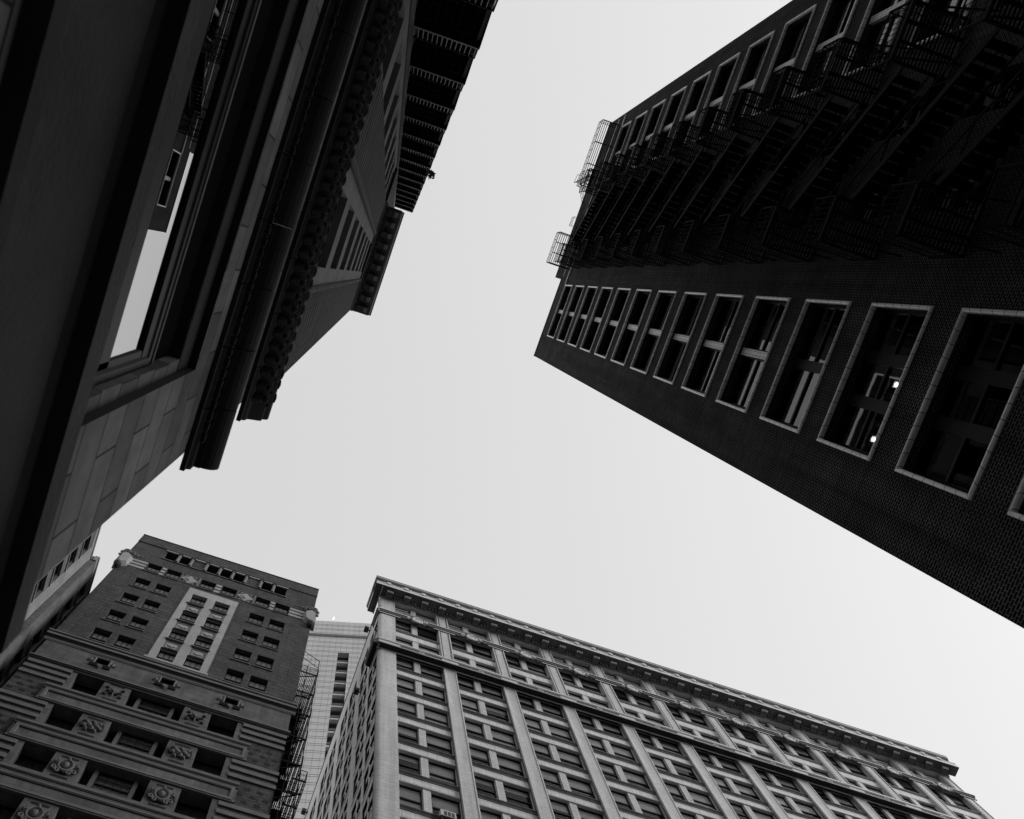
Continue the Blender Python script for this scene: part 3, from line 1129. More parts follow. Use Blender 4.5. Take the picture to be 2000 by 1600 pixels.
for a, c in logg:
    b = MB()
    b.q(F1, [(a, 79.7, -.6), (c, 79.7, -.6), (c, 81.7, -.6), (a, 81.7, -.6)], 'dark')
    b.build('loggia_back', B1, loc=F1.P(a, 79.7, -.6))


def b1_window(a, c, v0, v1, w=-.4, cols=3, sill=True, rows_=(1, 1), pane_backing='shade_b'):
    org = F1.P((a + c) / 2, v0, 0)
    b = MB()
    sash_frame(b, F1, a + .002, c - .002, v0 + .002, v1 - .002, w, 'sash', t=.07, meet=.52, cols=cols, rows=rows_, thin=.055)
    o = b.build('window', B1, loc=org)
    b = MB()
    pane_quad(b, F1, a + .04, c - .04, v0 + .04, v1 - .04, w - .01, 'pane_c')
    b.build('pane', o, loc=org)
    b = MB()
    b.q(F1, [(a + .05, v0 + .05, w - .07), (c - .05, v0 + .05, w - .07), (c - .05, v1 - .1, w - .07), (a + .05, v1 - .1, w - .07)], pane_backing)
    b.build('shade', o, loc=org)
    if sill:
        b = MB()
        b.box(F1, a - .14, c + .14, v0 - .09, v0, 0, .1, 'b1_trim')
        b.build('sill', o, loc=org)
    return o


w0 = b1_window(winx[0][0], winx[0][1], rows[0] - WH, rows[0])
for r in rows:
    for i, (a, c) in enumerate(winx):
        if (r, i) != (rows[0], 0):
            copy_tree(w0, B1, (a - winx[0][0], 0, r - rows[0]))
w1 = b1_window(strx[0][0], strx[0][1], rows[0] - WH, rows[0], w=-.33)
for r in rows:
    for i, (a, c) in enumerate(strx):
        if (r, i) != (rows[0], 0):
            copy_tree(w1, B1, (a - strx[0][0], 0, r - rows[0]))
w2 = b1_window(fr_w[0][0], fr_w[0][1], 75.85, 77.85, w=-.35)
for a, c in fr_w[1:]:
    copy_tree(w2, B1, (a - fr_w[0][0], 0, 0))
# pale central strip
b = MB()
sop = [(a, c, r - WH, r, .5) for r in rows for a, c in strx]
sop += [(a, c, rows[i + 1] + .0, rows[i] - WH, .12) for i in range(3) for a, c in strx]
b.wall(F1, -8.3, -3.56, 61.45, 75.25, sop, 'b1_pale', w=.05)
b.q(F1, [(-8.3, 61.45, 0), (-8.3, 61.45, .05), (-8.3, 75.25, .05), (-8.3, 75.25, 0)], 'b1_pale')
b.q(F1, [(-3.56, 61.45, 0), (-3.56, 61.45, .05), (-3.56, 75.25, .05), (-3.56, 75.25, 0)], 'b1_pale')
sp = b.build('pale_strip', B1)
b = MB()
b.box(F1, -8.45, -3.42, 60.78, 61.05, .05, .34, 'b1_pale')
b.build('strip_base', B1)
first = None
for i in range(3):
    for a, c in strx:
        v0, v1 = rows[i + 1], rows[i] - WH
        if first is None:
            b = MB()
            b.box(F1, a, c, v0 + .05, v1 - .1, -.1, -.05, 'b1_pale')
            b.box(F1, a - .06, c + .06, v1 - .1, v1 - .0, -.1, .16, 'b1_trim')
            cu, cv = (a + c) / 2, (v0 + v1) / 2 - .03
            b.ring(F1, a + .22, c - .22, v0 + .3, v1 - .4, [(.08, -.05), (.06, .0), (.02, .0), (0, -.05)], 'b1_trim')
            pts = [(-.36, -.2), (-.1, -.2), (-.08, -.28), (.08, -.28), (.1, -.2), (.36, -.2), (.33, 0), (.36, .2), (.1, .2), (.08, .28), (-.08, .28), (-.1, .2), (-.36, .2), (-.33, 0)]
            b.prism(F1, [(cu + p[0], cv + p[1]) for p in pts], -.05, .02, 'b1_pale', .9)
            first = b.build('spandrel_panel', B1, loc=F1.P(cu, cv, 0))
            fa, fv = a, v0
        else:
            copy_tree(first, B1, (a - fa, 0, v0 - fv))
# frieze ornament between the windows
for (a, c) in ((-15.1, -13.08), (-11.58, -11.2), (-6.2, -5.66), (-.72, -.3), (1.22, 3.2)):
    for i in range(3):
        b = MB()
        b.box(F1, a, c, 75.9 + i * .68, 76.32 + i * .68, 0, .05, 'b1_pale')
        b.build('frieze_stripe', B1, loc=F1.P(a, 75.9, 0))
for (a, c) in ((-9.62, -7.8), (-4.08, -2.26)):
    b = MB()
    cu, cv = (a + c) / 2, 76.85
    b.box(F1, a, c, 75.85, 77.85, 0, .04, 'b1_pale')
    b.ring(F1, a + .06, c - .06, 75.93, 77.77, [(.05, .04), (.03, .09), (-.03, .09), (-.05, .04)], 'b1_trim')
    b.prism(F1, [(cu - .62, cv), (cu, cv - .62), (cu + .62, cv), (cu, cv + .62)], .04, .16, 'b1_pale', .5)
    for sx, sy in ((-1, -1), (1, -1), (-1, 1), (1, 1)):
        b.blob(F1, cu + sx * .66, cv + sy * .62, .06, .14, .14, .08, 'b1_trimd', 8, 5)
        b.bar(F1.P(cu + sx * .2, cv + sy * .75, .07), F1.P(cu + sx * .78, cv + sy * .2, .07), .09, 'b1_trim')
    b.build('frieze_panel', B1)
for u, sg in ((x0, 1), (x1, -1)):
    fc = Fr((0, Y1, 0), X, -Y)
    b = MB()
    b.prism(fc, [(u - .25, 75.7), (u + sg * .1, 75.1), (u + sg * .8, 75.6), (u + sg * .95, 77.4), (u + sg * .2, 78.2), (u - sg * .35, 77.6)] if sg > 0 else
            [(u + .25, 75.7), (u + .35, 77.6), (u + sg * .2, 78.2), (u + sg * .95, 77.4), (u + sg * .8, 75.6), (u + sg * .1, 75.1)], .0, .42, 'b1_pale', .72)
    b.prism(fc, [(u - .4, 75.3), (u + .4, 75.3), (u + .4, 78.0), (u - .4, 78.0)], -.5, .3, 'b1_pale', .8)
    b.blob(fc, u + sg * .1, 75.1, .25, .42, .3, .4, 'b1_trim', 10, 6)
    b.blob(fc, u + sg * .1, 74.75, .2, .26, .22, .3, 'b1_trimd', 10, 6)
    for (du, dv, r) in ((.0, 78.3, .36), (.55, 78.2, .3), (1.0, 77.95, .26), (1.5, 78.0, .2), (1.9, 77.9, .16), (-.25, 77.8, .3), (-.3, 77.1, .24)):
        b.oval(fc, u + sg * du, dv, .3, r * .7, r * .6, r * .32, 'b1_trim', n=14)
        b.blob(fc, u + sg * du, dv, .28, r * .4, r * .35, r * .4, 'b1_trimd', 8, 5)
    b.build('corner_cartouche', B1, smooth=False)
# belt cornice
b = MB()
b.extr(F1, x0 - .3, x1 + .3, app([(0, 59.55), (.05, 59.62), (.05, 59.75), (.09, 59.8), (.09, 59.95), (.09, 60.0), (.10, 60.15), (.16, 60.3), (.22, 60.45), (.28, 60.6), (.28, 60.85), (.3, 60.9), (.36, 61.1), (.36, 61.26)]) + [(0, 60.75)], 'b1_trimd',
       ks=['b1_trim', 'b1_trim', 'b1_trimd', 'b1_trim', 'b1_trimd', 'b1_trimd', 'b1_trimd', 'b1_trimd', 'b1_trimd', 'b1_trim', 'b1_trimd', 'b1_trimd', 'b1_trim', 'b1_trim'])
b.build('belt_cornice', B1)
b = MB()
sq = [(-11.36, -10.4), (-6.44, -5.46), (-1.52, -.54)]
b.wall(F1, x0, x1, 56.7, 59.6, [(a, c, 58.32, 59.1, .4) for a, c in sq], 'b1_stone')
b.build('stone_band', B1)
b = MB()
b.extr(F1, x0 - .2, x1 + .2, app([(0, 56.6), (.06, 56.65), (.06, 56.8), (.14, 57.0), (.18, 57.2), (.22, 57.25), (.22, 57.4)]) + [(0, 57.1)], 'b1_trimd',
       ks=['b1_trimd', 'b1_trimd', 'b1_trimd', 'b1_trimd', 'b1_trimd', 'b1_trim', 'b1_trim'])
b.build('ledge', B1)
for a, c in sq:
    b = MB()
    b.ring(F1, a, c, 58.32, 59.1, [(.16, 0), (.14, .1), (.06, .12), (0, .06), (0, -.3)], 'b1_trim')
    cu = (a + c) / 2
    b.extr(F1, a - .3, c + .3, [(0, 58.0), (.1, 58.0), (.16, 58.1), (.2, 58.14), (.2, 58.2), (0, 58.24)], 'b1_trimd')
    for s in (-1, 1):
        b.blob(F1, cu + s * .82, 58.75, .02, .16, .24, .1, 'b1_trim', 8, 5)
        b.blob(F1, cu + s * .98, 58.6, .02, .09, .14, .07, 'b1_trimd', 8, 5)
    b.prism(F1, [(cu - .3, 58.02), (cu, 57.78), (cu + .3, 58.02), (cu + .2, 58.16), (cu - .2, 58.16)], 0, .2, 'b1_trim', .7)
    o = b.build('attic_window', B1)
    b = MB()
    pane_quad(b, F1, a, c, 58.32, 59.1, -.3)
    b.build('pane', o)

# lower storeys
PER = 4.33
storeys = [0, 1, 2, 3, 4]


def ornament(b, u, v, kind):
    k = 'b1_trim'
    if kind == 0:        # star and lozenge
        for i in range(8):
            a = math.pi * i / 4
            r = .62 if i % 2 == 0 else .5
            b.prism(F1, [(u + .18 * math.cos(a - .6), v + .18 * math.sin(a - .6)), (u + r * math.cos(a), v + r * .85 * math.sin(a)), (u + .18 * math.cos(a + .6), v + .18 * math.sin(a + .6))], 0, .16, k, .6)
        b.prism(F1, [(u - .3, v), (u, v - .3), (u + .3, v), (u, v + .3)], .0, .26, k, .6)
        for s in (-1, 1):
            for t in (-1, 1):
                b.blob(F1, u + s * .55, v + t * .42, .05, .15, .13, .1, 'b1_trimd', 8, 5)
    elif kind == 1:      # clustered leaves
        for (du, dv, r) in ((0, .4, .2), (-.25, .1, .24), (.25, .1, .24), (0, -.22, .26), (-.5, -.1, .2), (.5, -.1, .2), (-.45, .3, .16), (.45, .3, .16), (-.3, -.42, .15), (.3, -.42, .15)):
            b.blob(F1, u + du, v + dv, .06, r, r * .8, .18, k, 8, 6)
        b.prism(F1, [(u - .12, v - .35), (u + .12, v - .35), (u, v + .1)], .1, .3, k, .5)
        for s in (-1, 1):
            b.oval(F1, u + s * .58, v + .05, .1, .16, .3, .06, 'b1_trimd', n=12)
    else:                # oval shield with scrolls
        b.oval(F1, u, v + .08, .08, .42, .48, .1, k, n=20)
        b.oval(F1, u, v + .08, .14, .25, .32, .05, 'b1_trimd', n=18)
        b.blob(F1, u, v + .1, .08, .22, .28, .16, k, 12, 6)
        b.blob(F1, u, v + .64, .1, .13, .12, .14, k, 8, 5)
        for s in (-1, 1):
            for (du, dv, r) in ((.6, .3, .13), (.68, 0, .16), (.6, -.32, .17), (.35, -.5, .16), (.78, -.2, .1)):
                b.oval(F1, u + s * du, v + dv, .1, r * .7, r * .7, r * .4, k if du < .65 else 'b1_trimd', n=10)
        b.blob(F1, u, v - .55, .08, .2, .1, .12, 'b1_trimd', 8, 5)


wall = MB()
balc = []
opL = []
for s in storeys:
    t = 56.68 - PER * s
    opL += [(-11.85, -9.87, t - 2.12, t, 1.0), (-7.92, -3.98, t - 2.12, t, 1.2), (-2.03, -.07, t - 2.12, t, 1.0)]
vb = 56.68 - PER * 5 + 2.2
wall.wall(F1, -12.24, .34, vb, 56.62, opL, 'b1_stone')
wall.q(F1, [(-12.24, vb, -.1), (-12.24, vb, 0), (-12.24, 56.62, 0), (-12.24, 56.62, -.1)], 'b1_stone')
wall.q(F1, [(.34, vb, -.1), (.34, vb, 0), (.34, 56.62, 0), (.34, 56.62, -.1)], 'b1_stone')
wall.build('stone_wall', B1)
b = MB()
b.wall(F1, x0, -12.24, vb, 56.62, [], 'b1_brick', w=-.05)
b.wall(F1, .34, x1, vb, 56.62, [], 'b1_brick', w=-.05)
b.wall(F1, x0, x1, 1, vb, [], 'b1_stone')
b.build('side_brickwork', B1)
for s in storeys:
    t = 56.62 - PER * s
    for side in (0, 1):
        ua, ub = (x0 - .04, -12.24) if side == 0 else (.34, x1 + .04)
        for i in range(3):
            b = MB()
            b.box(F1, ua, ub, t - .36 - i * .72, t - i * .72 - .02, -.05, .07, 'b1_trim')
            b.build('stone_stripe', B1, loc=F1.P(ua, t, 0))
b = MB()
for s in storeys:
    t = 56.62 - PER * s
    for i in range(3):
        for j in range(4):
            for side in (0, 1):
                u = (-15.1 + j * .85 + .4 * (i % 2)) if side == 0 else (.95 + j * .85 - .4 * (i % 2))
                if (side == 0 and u > -12.9) or (side == 1 and (u < 1.0 or u > 3.3)):
                    continue
                v = t - 2.45 - i * .62
                for sx in (-.08, .08):
                    b.box(F1, u + sx - .06, u + sx + .06, v - .2, v + .12, -.06, -.045, 'b1_stud')
                b.box(F1, u - .24, u + .24, v - .12, v + .0, -.06, -.0445, 'b1_stud')
b.build('brick_studs', B1)
first = None
for s in storeys:
    dz = -PER * s
    if first is None:
        b = MB()
        t = 54.52
        ua, ub = -13.08, 1.16
        b.extr(F1, ua - .08, ub + .08, app([(0, 52.4), (.08, 52.5), (.12, 52.58), (.12, 52.72), (.1, 52.74), (.1, 53.8), (.12, 53.85), (.18, 54.0), (.18, 54.1), (.22, 54.16), (.26, 54.35), (.26, 54.52)]) + [(0, 54.15)], 'b1_trim',
               ks=['b1_trim', 'b1_trim', 'b1_trim', 'b1_trim', 'b1_stone', 'b1_trimd', 'b1_trimd', 'b1_trim', 'b1_trimd', 'b1_trimd', 'b1_trim', 'b1_trim'])
        b.ring(F1, ua + .35, ub - .35, 52.75, 53.5, [(.26, .10), (.26, .17), (.04, .17), (0, .12), (0, .10)], 'b1_trim')
        b.box(F1, ua + .36, ub - .36, 53.4, 53.49, .101, .165, 'b1_trimd')
        first = b.build('spandrel_band', B1, loc=F1.P(xc, 52.5, 0))
    else:
        copy_tree(first, B1, (0, 0, dz))
for s in storeys:
    t = 56.68 - PER * s
    for u in (-8.9, -3.0):
        b = MB()
        ornament(b, u, t - 1.15, (0, 1, 2, 2, 1)[s])
        b.build('carved_ornament', B1, smooth=False)
b = MB()
b.box(F1, -9.45, -8.4, 56.33, 56.52, .0, .004, 'b1_stud', 'b')
sl = b.build('slot', B1, loc=F1.P(-8.9, 56.4, 0))
for s in storeys:
    for u in (-8.9, -3.0):
        for dv in (0, -1.8):
            if (s, u, dv) != (0, -8.9, 0):
                copy_tree(sl, B1, (u + 8.9, 0, dv - PER * s))
# storey windows: side windows and canted bays
wside = None
for s in storeys:
    t = 56.68 - PER * s
    for a, c in ((-11.85, -9.87), (-2.03, -.07)):
        if wside is None:
            wside = b1_window(a, c, t - 2.12, t, w=-.9, cols=4, sill=False, pane_backing='curtain')
            wa = a
        else:
            copy_tree(wside, B1, (a - wa, 0, -PER * s))
wbay = None
for s in storeys:
    t = 56.68 - PER * s
    if wbay is None:
        v0, v1 = t - 2.12, t
        a, c = -7.05, -4.86
        org = F1.P(xc, v0, 0)
        b = MB()
        sash_frame(b, F1, a, c, v0 + .002, v1 - .002, -.5, 'sash', t=.08, meet=.5, cols=4, rows=(2, 2), thin=.04)
        for uu in (a - .13, c + .13):
            b.box(F1, uu - .13, uu + .13, v0 + .001, v1 - .001, -.62, -.36, 'sash_grey')
        for sg, ue, uj in ((-1, a - .26, -7.92), (1, c + .26, -3.98)):
            # canted side light between the post and the jamb
            p0, p1 = F1.P(ue, 0, -.45), F1.P(uj, 0, -1.08)
            d = p1 - p0
            Ls = d.length
            fside = Fr(p0, d / Ls, Vector((0, -1, 0)))
            sash_frame(b, fside, .03, Ls - .03, v0 + .003, v1 - .003, -.03, 'sash', t=.06, meet=.5, cols=2, rows=(1, 1), thin=.04)
        wbay = b.build('bay_window', B1, loc=org)
        b = MB()
        pane_quad(b, F1, a, c, v0, v1, -.52, 'pane_c')
        for ue, uj in ((a - .26, -7.92), (c + .26, -3.98)):
            b.face([F1.P(ue, v0, -.49), F1.P(uj, v0, -1.1), F1.P(uj, v1, -1.1), F1.P(ue, v1, -.49)], 'pane', [(0, 0)] * 4)
        b.build('pane', wbay, loc=org)
        b = MB()
        for ue, uj in ((a - .26, -7.92), (c + .26, -3.98)):
            b.face([F1.P(ue, v0, -.62), F1.P(uj, v0, -1.17), F1.P(uj, v0 + 1.3, -1.17), F1.P(ue, v0 + 1.3, -.62)], 'shade_b', [(0, 0)] * 4)  # pale sheets added to imitate the reflection in the canted panes
        b.q(F1, [(a, v0, -.6), (c, v0, -.6), (c, v1, -.6), (a, v1, -.6)], 'shade_mid')
        b.build('pane_backing', wbay, loc=org)
    else:
        copy_tree(wbay, B1, (0, 0, -PER * s))

# fire escape on its right-hand wall
F1S = Fr((3.53, 0, 0), Y, X)
E1 = thing('fire_escape', 'slender black fire escape hanging on the right edge of the brown brick tower', 'fire escape', (3.53, 36, 0))
v = 67.6
pf = 3.2
b = MB()
platform_mesh(b, F1S, 34.0, 40.5, .05, 1.55, v, sp=.13)
for uu in (34.05, 40.4):
    b.bar(F1S.P(uu, v - .1, 1.4), F1S.P(uu, v - 1.0, .02), .06, 'iron')
p_ = b.build('platform', E1, loc=F1S.P(34, v, 0))
b = MB()
railing(b, F1S, [(34.0, .06), (34.0, 1.55), (40.5, 1.55), (40.5, .06)], v, sp=.5, t=.025)
b.bar(F1S.P(34.0, v + .35, .06), F1S.P(34.0, v + .35, 1.55), .03, 'iron')
b.bar(F1S.P(34.0, v + .8, .06), F1S.P(34.0, v + .8, 1.55), .03, 'iron')
r_ = b.build('railing', E1, loc=F1S.P(34, v, 0))
b = MB()
for ww in (.35, 1.0):
    b.bar(F1S.P(35.4, v - pf, ww), F1S.P(39.4, v, ww), .05, 'iron', .18)
    b.bar(F1S.P(35.4, v - pf + .9, ww), F1S.P(39.4, v + .9, ww), .035, 'iron')
for i in range(1, 13):
    s = i / 13
    b.box(F1S, 35.4 + 4 * s - .11, 35.4 + 4 * s + .11, v - pf + pf * s - .012, v - pf + pf * s + .012, .37, .98, 'iron')
s_ = b.build('stair_flight', E1, loc=F1S.P(34, v, 0))
for k in range(1, 9):
    for q in (p_, r_, s_):
        copy_tree(q, E1, (0, 0, -pf * k))
b = MB()
for uu, ww in ((34.0, .55), (34.0, 1.5), (40.5, 1.5)):
    b.bar(F1S.P(uu, 40, ww), F1S.P(uu, 68.7, ww), .06, 'iron')
b.build('post', E1)
b = MB()
b.bar(F1S.P(34.0, 71.2, .0), F1S.P(34.0, 70.2, 1.5), .04, 'iron')
b.bar(F1S.P(34.0, 70.0, .0), F1S.P(34.0, 68.9, 1.5), .04, 'iron')
b.bar(F1S.P(34.0, 70.2, 1.5), F1S.P(34.0, 67.6, 1.5), .06, 'iron')
for i in range(5):
    s = i / 4
    b.bar(F1S.P(34.0, 71.2 - s, 1.5 * s), F1S.P(34.0, 70.0 - 1.1 * s, 1.5 * s), .025, 'iron')
b.build('gooseneck_rail', E1)
b = MB()
platform_mesh(b, F1S, 34.0, 37.0, 1.0, 2.0, 53.2, sp=.13)
railing(b, F1S, [(34.0, 1.55), (34.0, 2.0), (37.0, 2.0)], 53.2, sp=.3)
b.build('side_landing', E1)

# ================================================================== right of it: long cream terracotta block
Y2 = 31.4
F2 = Fr((0, Y2, 0), X, -Y)
XS = 9.6
F2S = Fr((XS, 0, 0), Y, -X)
B2 = thing('terracotta_office_block', 'long cream terracotta office block with a deep bracketed cornice and rows of paired windows', 'building', (40, Y2, 0))
NB = 11
PIT = 5.645
bays = [(11.28 + PIT * i, 15.72 + PIT * i) for i in range(NB)]
# window rows: (bottom, top)
wrows = [(79.1, 82.12), (76.2, 78.86), (71.75, 74.75)]
WB, WT, PV = 68.5, 71.03, 3.684       # sill and head of the first row under the lower band, storey height
wrows += [(WB - PV * k, WT - PV * k) for k in range(9)]
SPW = -.38
b = MB()
# spandrel plane with openings
ops = []
for a, c in bays:
    for v0, v1 in wrows:
        ops.append((a + .02, a + 1.74, v0, v1, .2))
        ops.append((a + 2.36, c - .02, v0, v1, .2))
b.wall(F2, 11.2, 73.3, 37, 82.35, ops, 'b2_span', w=SPW)
b.build('front_wall', B2)
b = MB()
for q in (((73.3, 1, 0), (73.3, 1, -27), (73.3, 82.5, -27), (73.3, 82.5, 0)), ((11, 1, -.4), (73.3, 1, -.4), (73.3, 38, -.4), (11, 38, -.4)),
          ((9.6, 80.2, 0), (73.3, 80.2, 0), (73.3, 80.2, -27), (9.6, 80.2, -27)), ((9.6, 1, -27), (73.3, 1, -27), (73.3, 80, -27), (9.6, 80, -27))):
    b.q(F2, q, 'b2_side')
b.box(F2, 11, 73.2, 2, 80, -3.6, -3.4, 'core')  # added dark slab behind the front windows
b.build('rear_wall', B2)
# corner pier with a soft chamfer
b = MB()
ch = [(XS, .35), (XS + .03, .2), (XS + .12, .08), (XS + .26, .02), (XS + .42, 0)]
ptsx = [(XS, .45)] + ch + [(11.28, 0), (11.28, .42)]
s = 0
for (a, c) in zip(ptsx[:-1], ptsx[1:]):
    Ld = math.hypot(a[0] - c[0], a[1] - c[1])
    b.face([(a[0], Y2 + a[1], 1), (c[0], Y2 + c[1], 1), (c[0], Y2 + c[1], 82.2), (a[0], Y2 + a[1], 82.2)], 'b2_front', [(s, 1), (s + Ld, 1), (s + Ld, 82.2), (s, 82.2)])
    s += Ld
b.build('corner_pier', B2)
# piers between bays, ornamented edges above the lower band
pier0 = None
for i in range(1, NB + 1):
    a = bays[i - 1][1]
    c = a + (bays[1][0] - bays[0][1]) if i < NB else 73.3
    if pier0 is None or i == NB:
        b = MB()
        b.box(F2, a + .0, c, 38, 82.2, SPW - .1, 0, 'b2_front', 'btd')
        for e0, e1 in ((a + .03, a + .11), (c - .11, c - .03)):
            b.box(F2, e0, e1, 38, 70.9, .0, .05, 'b2_trim', 'b')
            b.box(F2, e0, e1, 73, 82.1, .0, .04, 'b2_trim', 'b')
        v = 38.2
        while v < 70.7:
            b.box(F2, a - .03, a - .001, v, v + .12, -.26, -.12, 'b2_dark')
            v += .24
        v = 73.0
        while v < 82:
            for uu in (a + .2, c - .2):
                b.box(F2, uu - .05, uu + .05, v, v + .2, .0, .035, 'b2_dark', 'b')
            v += .33
        o = b.build('pier', B2, loc=F2.P(a, 38, 0))
        if pier0 is None:
            pier0, pa = o, a
    else:
        copy_tree(pier0, B2, (a - pa, 0, 0))
# mullion between the two windows of every bay
b = MB()
a = bays[0][0]
b.box(F2, a + 1.77, a + 2.33, 38, 71.09, SPW - .3, SPW + .12, 'b2_front', 'btd')
b.box(F2, a + 1.77, a + 2.33, 71.7, 82.19, SPW - .3, SPW + .12, 'b2_front', 'btd')
mu0 = b.build('mullion', B2, loc=F2.P(a, 38, 0))
for aa, _ in bays[1:]:
    copy_tree(mu0, B2, (aa - a, 0, 0))
# spandrels: framed panel with a dark moulded sill
sp0 = None
for i, (a, c) in enumerate(bays):
    for k in range(8):
        v1 = WB - PV * k
        v0 = WT - PV * (k + 1)
        if px_area(F2, a, c, v0, v1, 0) == 0:
            continue
        if sp0 is None:
            b = MB()
            b.box(F2, a + .005, c - .005, v0 + .02, v1 - .32, SPW, SPW + .14, 'b2_span', 'b')
            b.ring(F2, a + .22, c - .22, v0 + .22, v1 - .5, [(.022, SPW + .141), (.022, SPW + .143), (0, SPW + .143)], 'b2_dark')
            b.extr(F2, a + .005, c - .005, [(SPW, v1 - .36), (SPW + .17, v1 - .34), (SPW + .22, v1 - .24), (SPW + .2, v1 - .2), (SPW + .3, v1 - .1), (SPW + .3, v1 - .03), (SPW, v1)], 'b2_dark')
            b.extr(F2, a + .005, c - .005, [(SPW, v0 + .0), (SPW + .2, v0 + .0), (SPW + .22, v0 + .08), (SPW + .141, v0 + .12)], 'b2_trim')
            sp0 = b.build('spandrel', B2, loc=F2.P(a, v0, 0))
            sa, sv = a, v0
        else:
            copy_tree(sp0, B2, (a - sa, 0, v0 - sv))
up0 = None
for a, c in bays:
    if up0 is None:
        b = MB()
        b.box(F2, a + .005, c - .005, 74.78, 75.68, SPW, SPW + .16, 'b2_span', 'b')
        b.ring(F2, a + .2, c - .2, 74.95, 75.5, [(.022, SPW + .161), (0, SPW + .163)], 'b2_dark')
        b.extr(F2, a + .005, c - .005, [(SPW, 75.68), (SPW + .2, 75.74), (SPW + .28, 75.9), (SPW + .28, 76.0), (SPW, 76.15)], 'b2_dark')
        up0 = b.build('spandrel', B2, loc=F2.P(a, 74.2, 0))
        ua_ = a
    else:
        copy_tree(up0, B2, (a - ua_, 0, 0))
# bands
mb_p = [(0, 78.35), (.1, 78.38), (.1, 78.5), (.05, 78.52), (.05, 78.64), (.14, 78.68), (.2, 78.72), (.2, 78.79), (.28, 78.82), (.28, 78.95), (0, 79.0)]
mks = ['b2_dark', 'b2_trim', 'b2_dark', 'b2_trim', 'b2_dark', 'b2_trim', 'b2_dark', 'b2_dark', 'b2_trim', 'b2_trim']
b = MB()
b.extr(F2, XS - .1, 73.7, mb_p, 'b2_trim', mks)
b.box(F2, 11.2, 73.3, 78.88, 78.98, SPW, 0, 'b2_trim', 'b')
b.extr(F2S, 31.2, 33.1, mb_p, 'b2_trim', mks)
b.build('middle_band', B2)
lb_p = [(0, 70.62), (.1, 70.64), (.1, 70.72), (.2, 70.75), (.5, 70.78), (.55, 70.82), (.55, 70.88), (.53, 70.9), (.53, 71.24), (.58, 71.27), (.58, 71.34), (.62, 71.36), (.64, 71.46), (.64, 71.54), (0, 71.7)]
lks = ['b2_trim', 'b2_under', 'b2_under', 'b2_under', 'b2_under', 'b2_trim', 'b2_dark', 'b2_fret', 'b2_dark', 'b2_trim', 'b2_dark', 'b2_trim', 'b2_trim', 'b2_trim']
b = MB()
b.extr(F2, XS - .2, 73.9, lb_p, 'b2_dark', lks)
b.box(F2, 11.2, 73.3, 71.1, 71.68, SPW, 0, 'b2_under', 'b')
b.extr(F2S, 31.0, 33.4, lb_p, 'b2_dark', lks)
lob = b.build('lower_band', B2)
b = MB()
for i in range(NB):
    a, c = bays[i]
    b.box(F2, c - .3, c + 1.25, 70.93, 71.21, .53, .56, 'b2_trim', 'b')
    b.oval(F2, (a + c) / 2, 71.07, .54, .24, .12, .05, 'b2_trim', n=12)
b.box(F2, 9.5, 11.5, 70.93, 71.21, .53, .56, 'b2_trim', 'b')
b.build('band_blocks', lob)
me0 = None
for a, c in bays:
    u = (a + c) / 2
    if me0 is None:
        b = MB()
        b.oval(F2, u, 78.45, .3, .5, .44, .1, 'b2_trim', n=20)
        b.oval(F2, u, 78.45, .3, .68, .6, .07, 'b2_dark', n=20)
        b.blob(F2, u, 78.45, .26, .4, .34, .12, 'b2_trim', 14, 6)
        for s in (-1, 1):
            b.oval(F2, u + s * .85, 78.6, .26, .16, .16, .06, 'b2_trim', n=10)
            b.blob(F2, u + s * 1.1, 78.3, .22, .3, .12, .1, 'b2_dark', 8, 5)
            b.blob(F2, u + s * 1.5, 78.25, .2, .24, .08, .07, 'b2_dark', 8, 5)
            for t in (-1, 1):
                b.blob(F2, u + s * .55, 78.45 + t * .55, .28, .14, .12, .1, 'b2_dark', 8, 5)
        b.blob(F2, u, 79.05, .28, .16, .12, .12, 'b2_trim', 8, 5)
        me0 = b.build('medallion', B2, loc=F2.P(u, 79, 0))
        mu_ = u
    else:
        copy_tree(me0, B2, (u - mu_, 0, 0))
# crown cornice
bed = [(0, 82.02), (.06, 82.04), (.06, 82.1), (.14, 82.13), (.14, 82.2), (.2, 82.22), (.2, 82.36)]
cor_ = [(.2, 82.36), (1.3, 82.37), (1.3, 83.02), (1.33, 83.05), (1.33, 83.12), (1.42, 83.2), (1.52, 83.4), (1.56, 83.5), (1.56, 83.72), (0, 83.9)]
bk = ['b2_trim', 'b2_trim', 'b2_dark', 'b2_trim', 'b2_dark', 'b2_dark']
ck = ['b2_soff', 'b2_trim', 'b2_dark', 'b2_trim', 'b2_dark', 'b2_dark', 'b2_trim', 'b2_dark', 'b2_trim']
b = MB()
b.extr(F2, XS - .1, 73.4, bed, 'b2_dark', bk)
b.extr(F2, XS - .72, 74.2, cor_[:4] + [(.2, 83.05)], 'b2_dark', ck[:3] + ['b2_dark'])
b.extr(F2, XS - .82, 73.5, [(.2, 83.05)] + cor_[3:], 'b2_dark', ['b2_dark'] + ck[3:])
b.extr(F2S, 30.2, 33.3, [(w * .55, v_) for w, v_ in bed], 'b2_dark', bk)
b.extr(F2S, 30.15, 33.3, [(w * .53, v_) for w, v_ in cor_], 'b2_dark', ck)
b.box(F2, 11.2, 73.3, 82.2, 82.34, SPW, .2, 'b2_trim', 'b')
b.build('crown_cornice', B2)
br0 = None
u = 10.5
us = []
while u < 73.2:
    us.append(u)
    u += PIT / 3
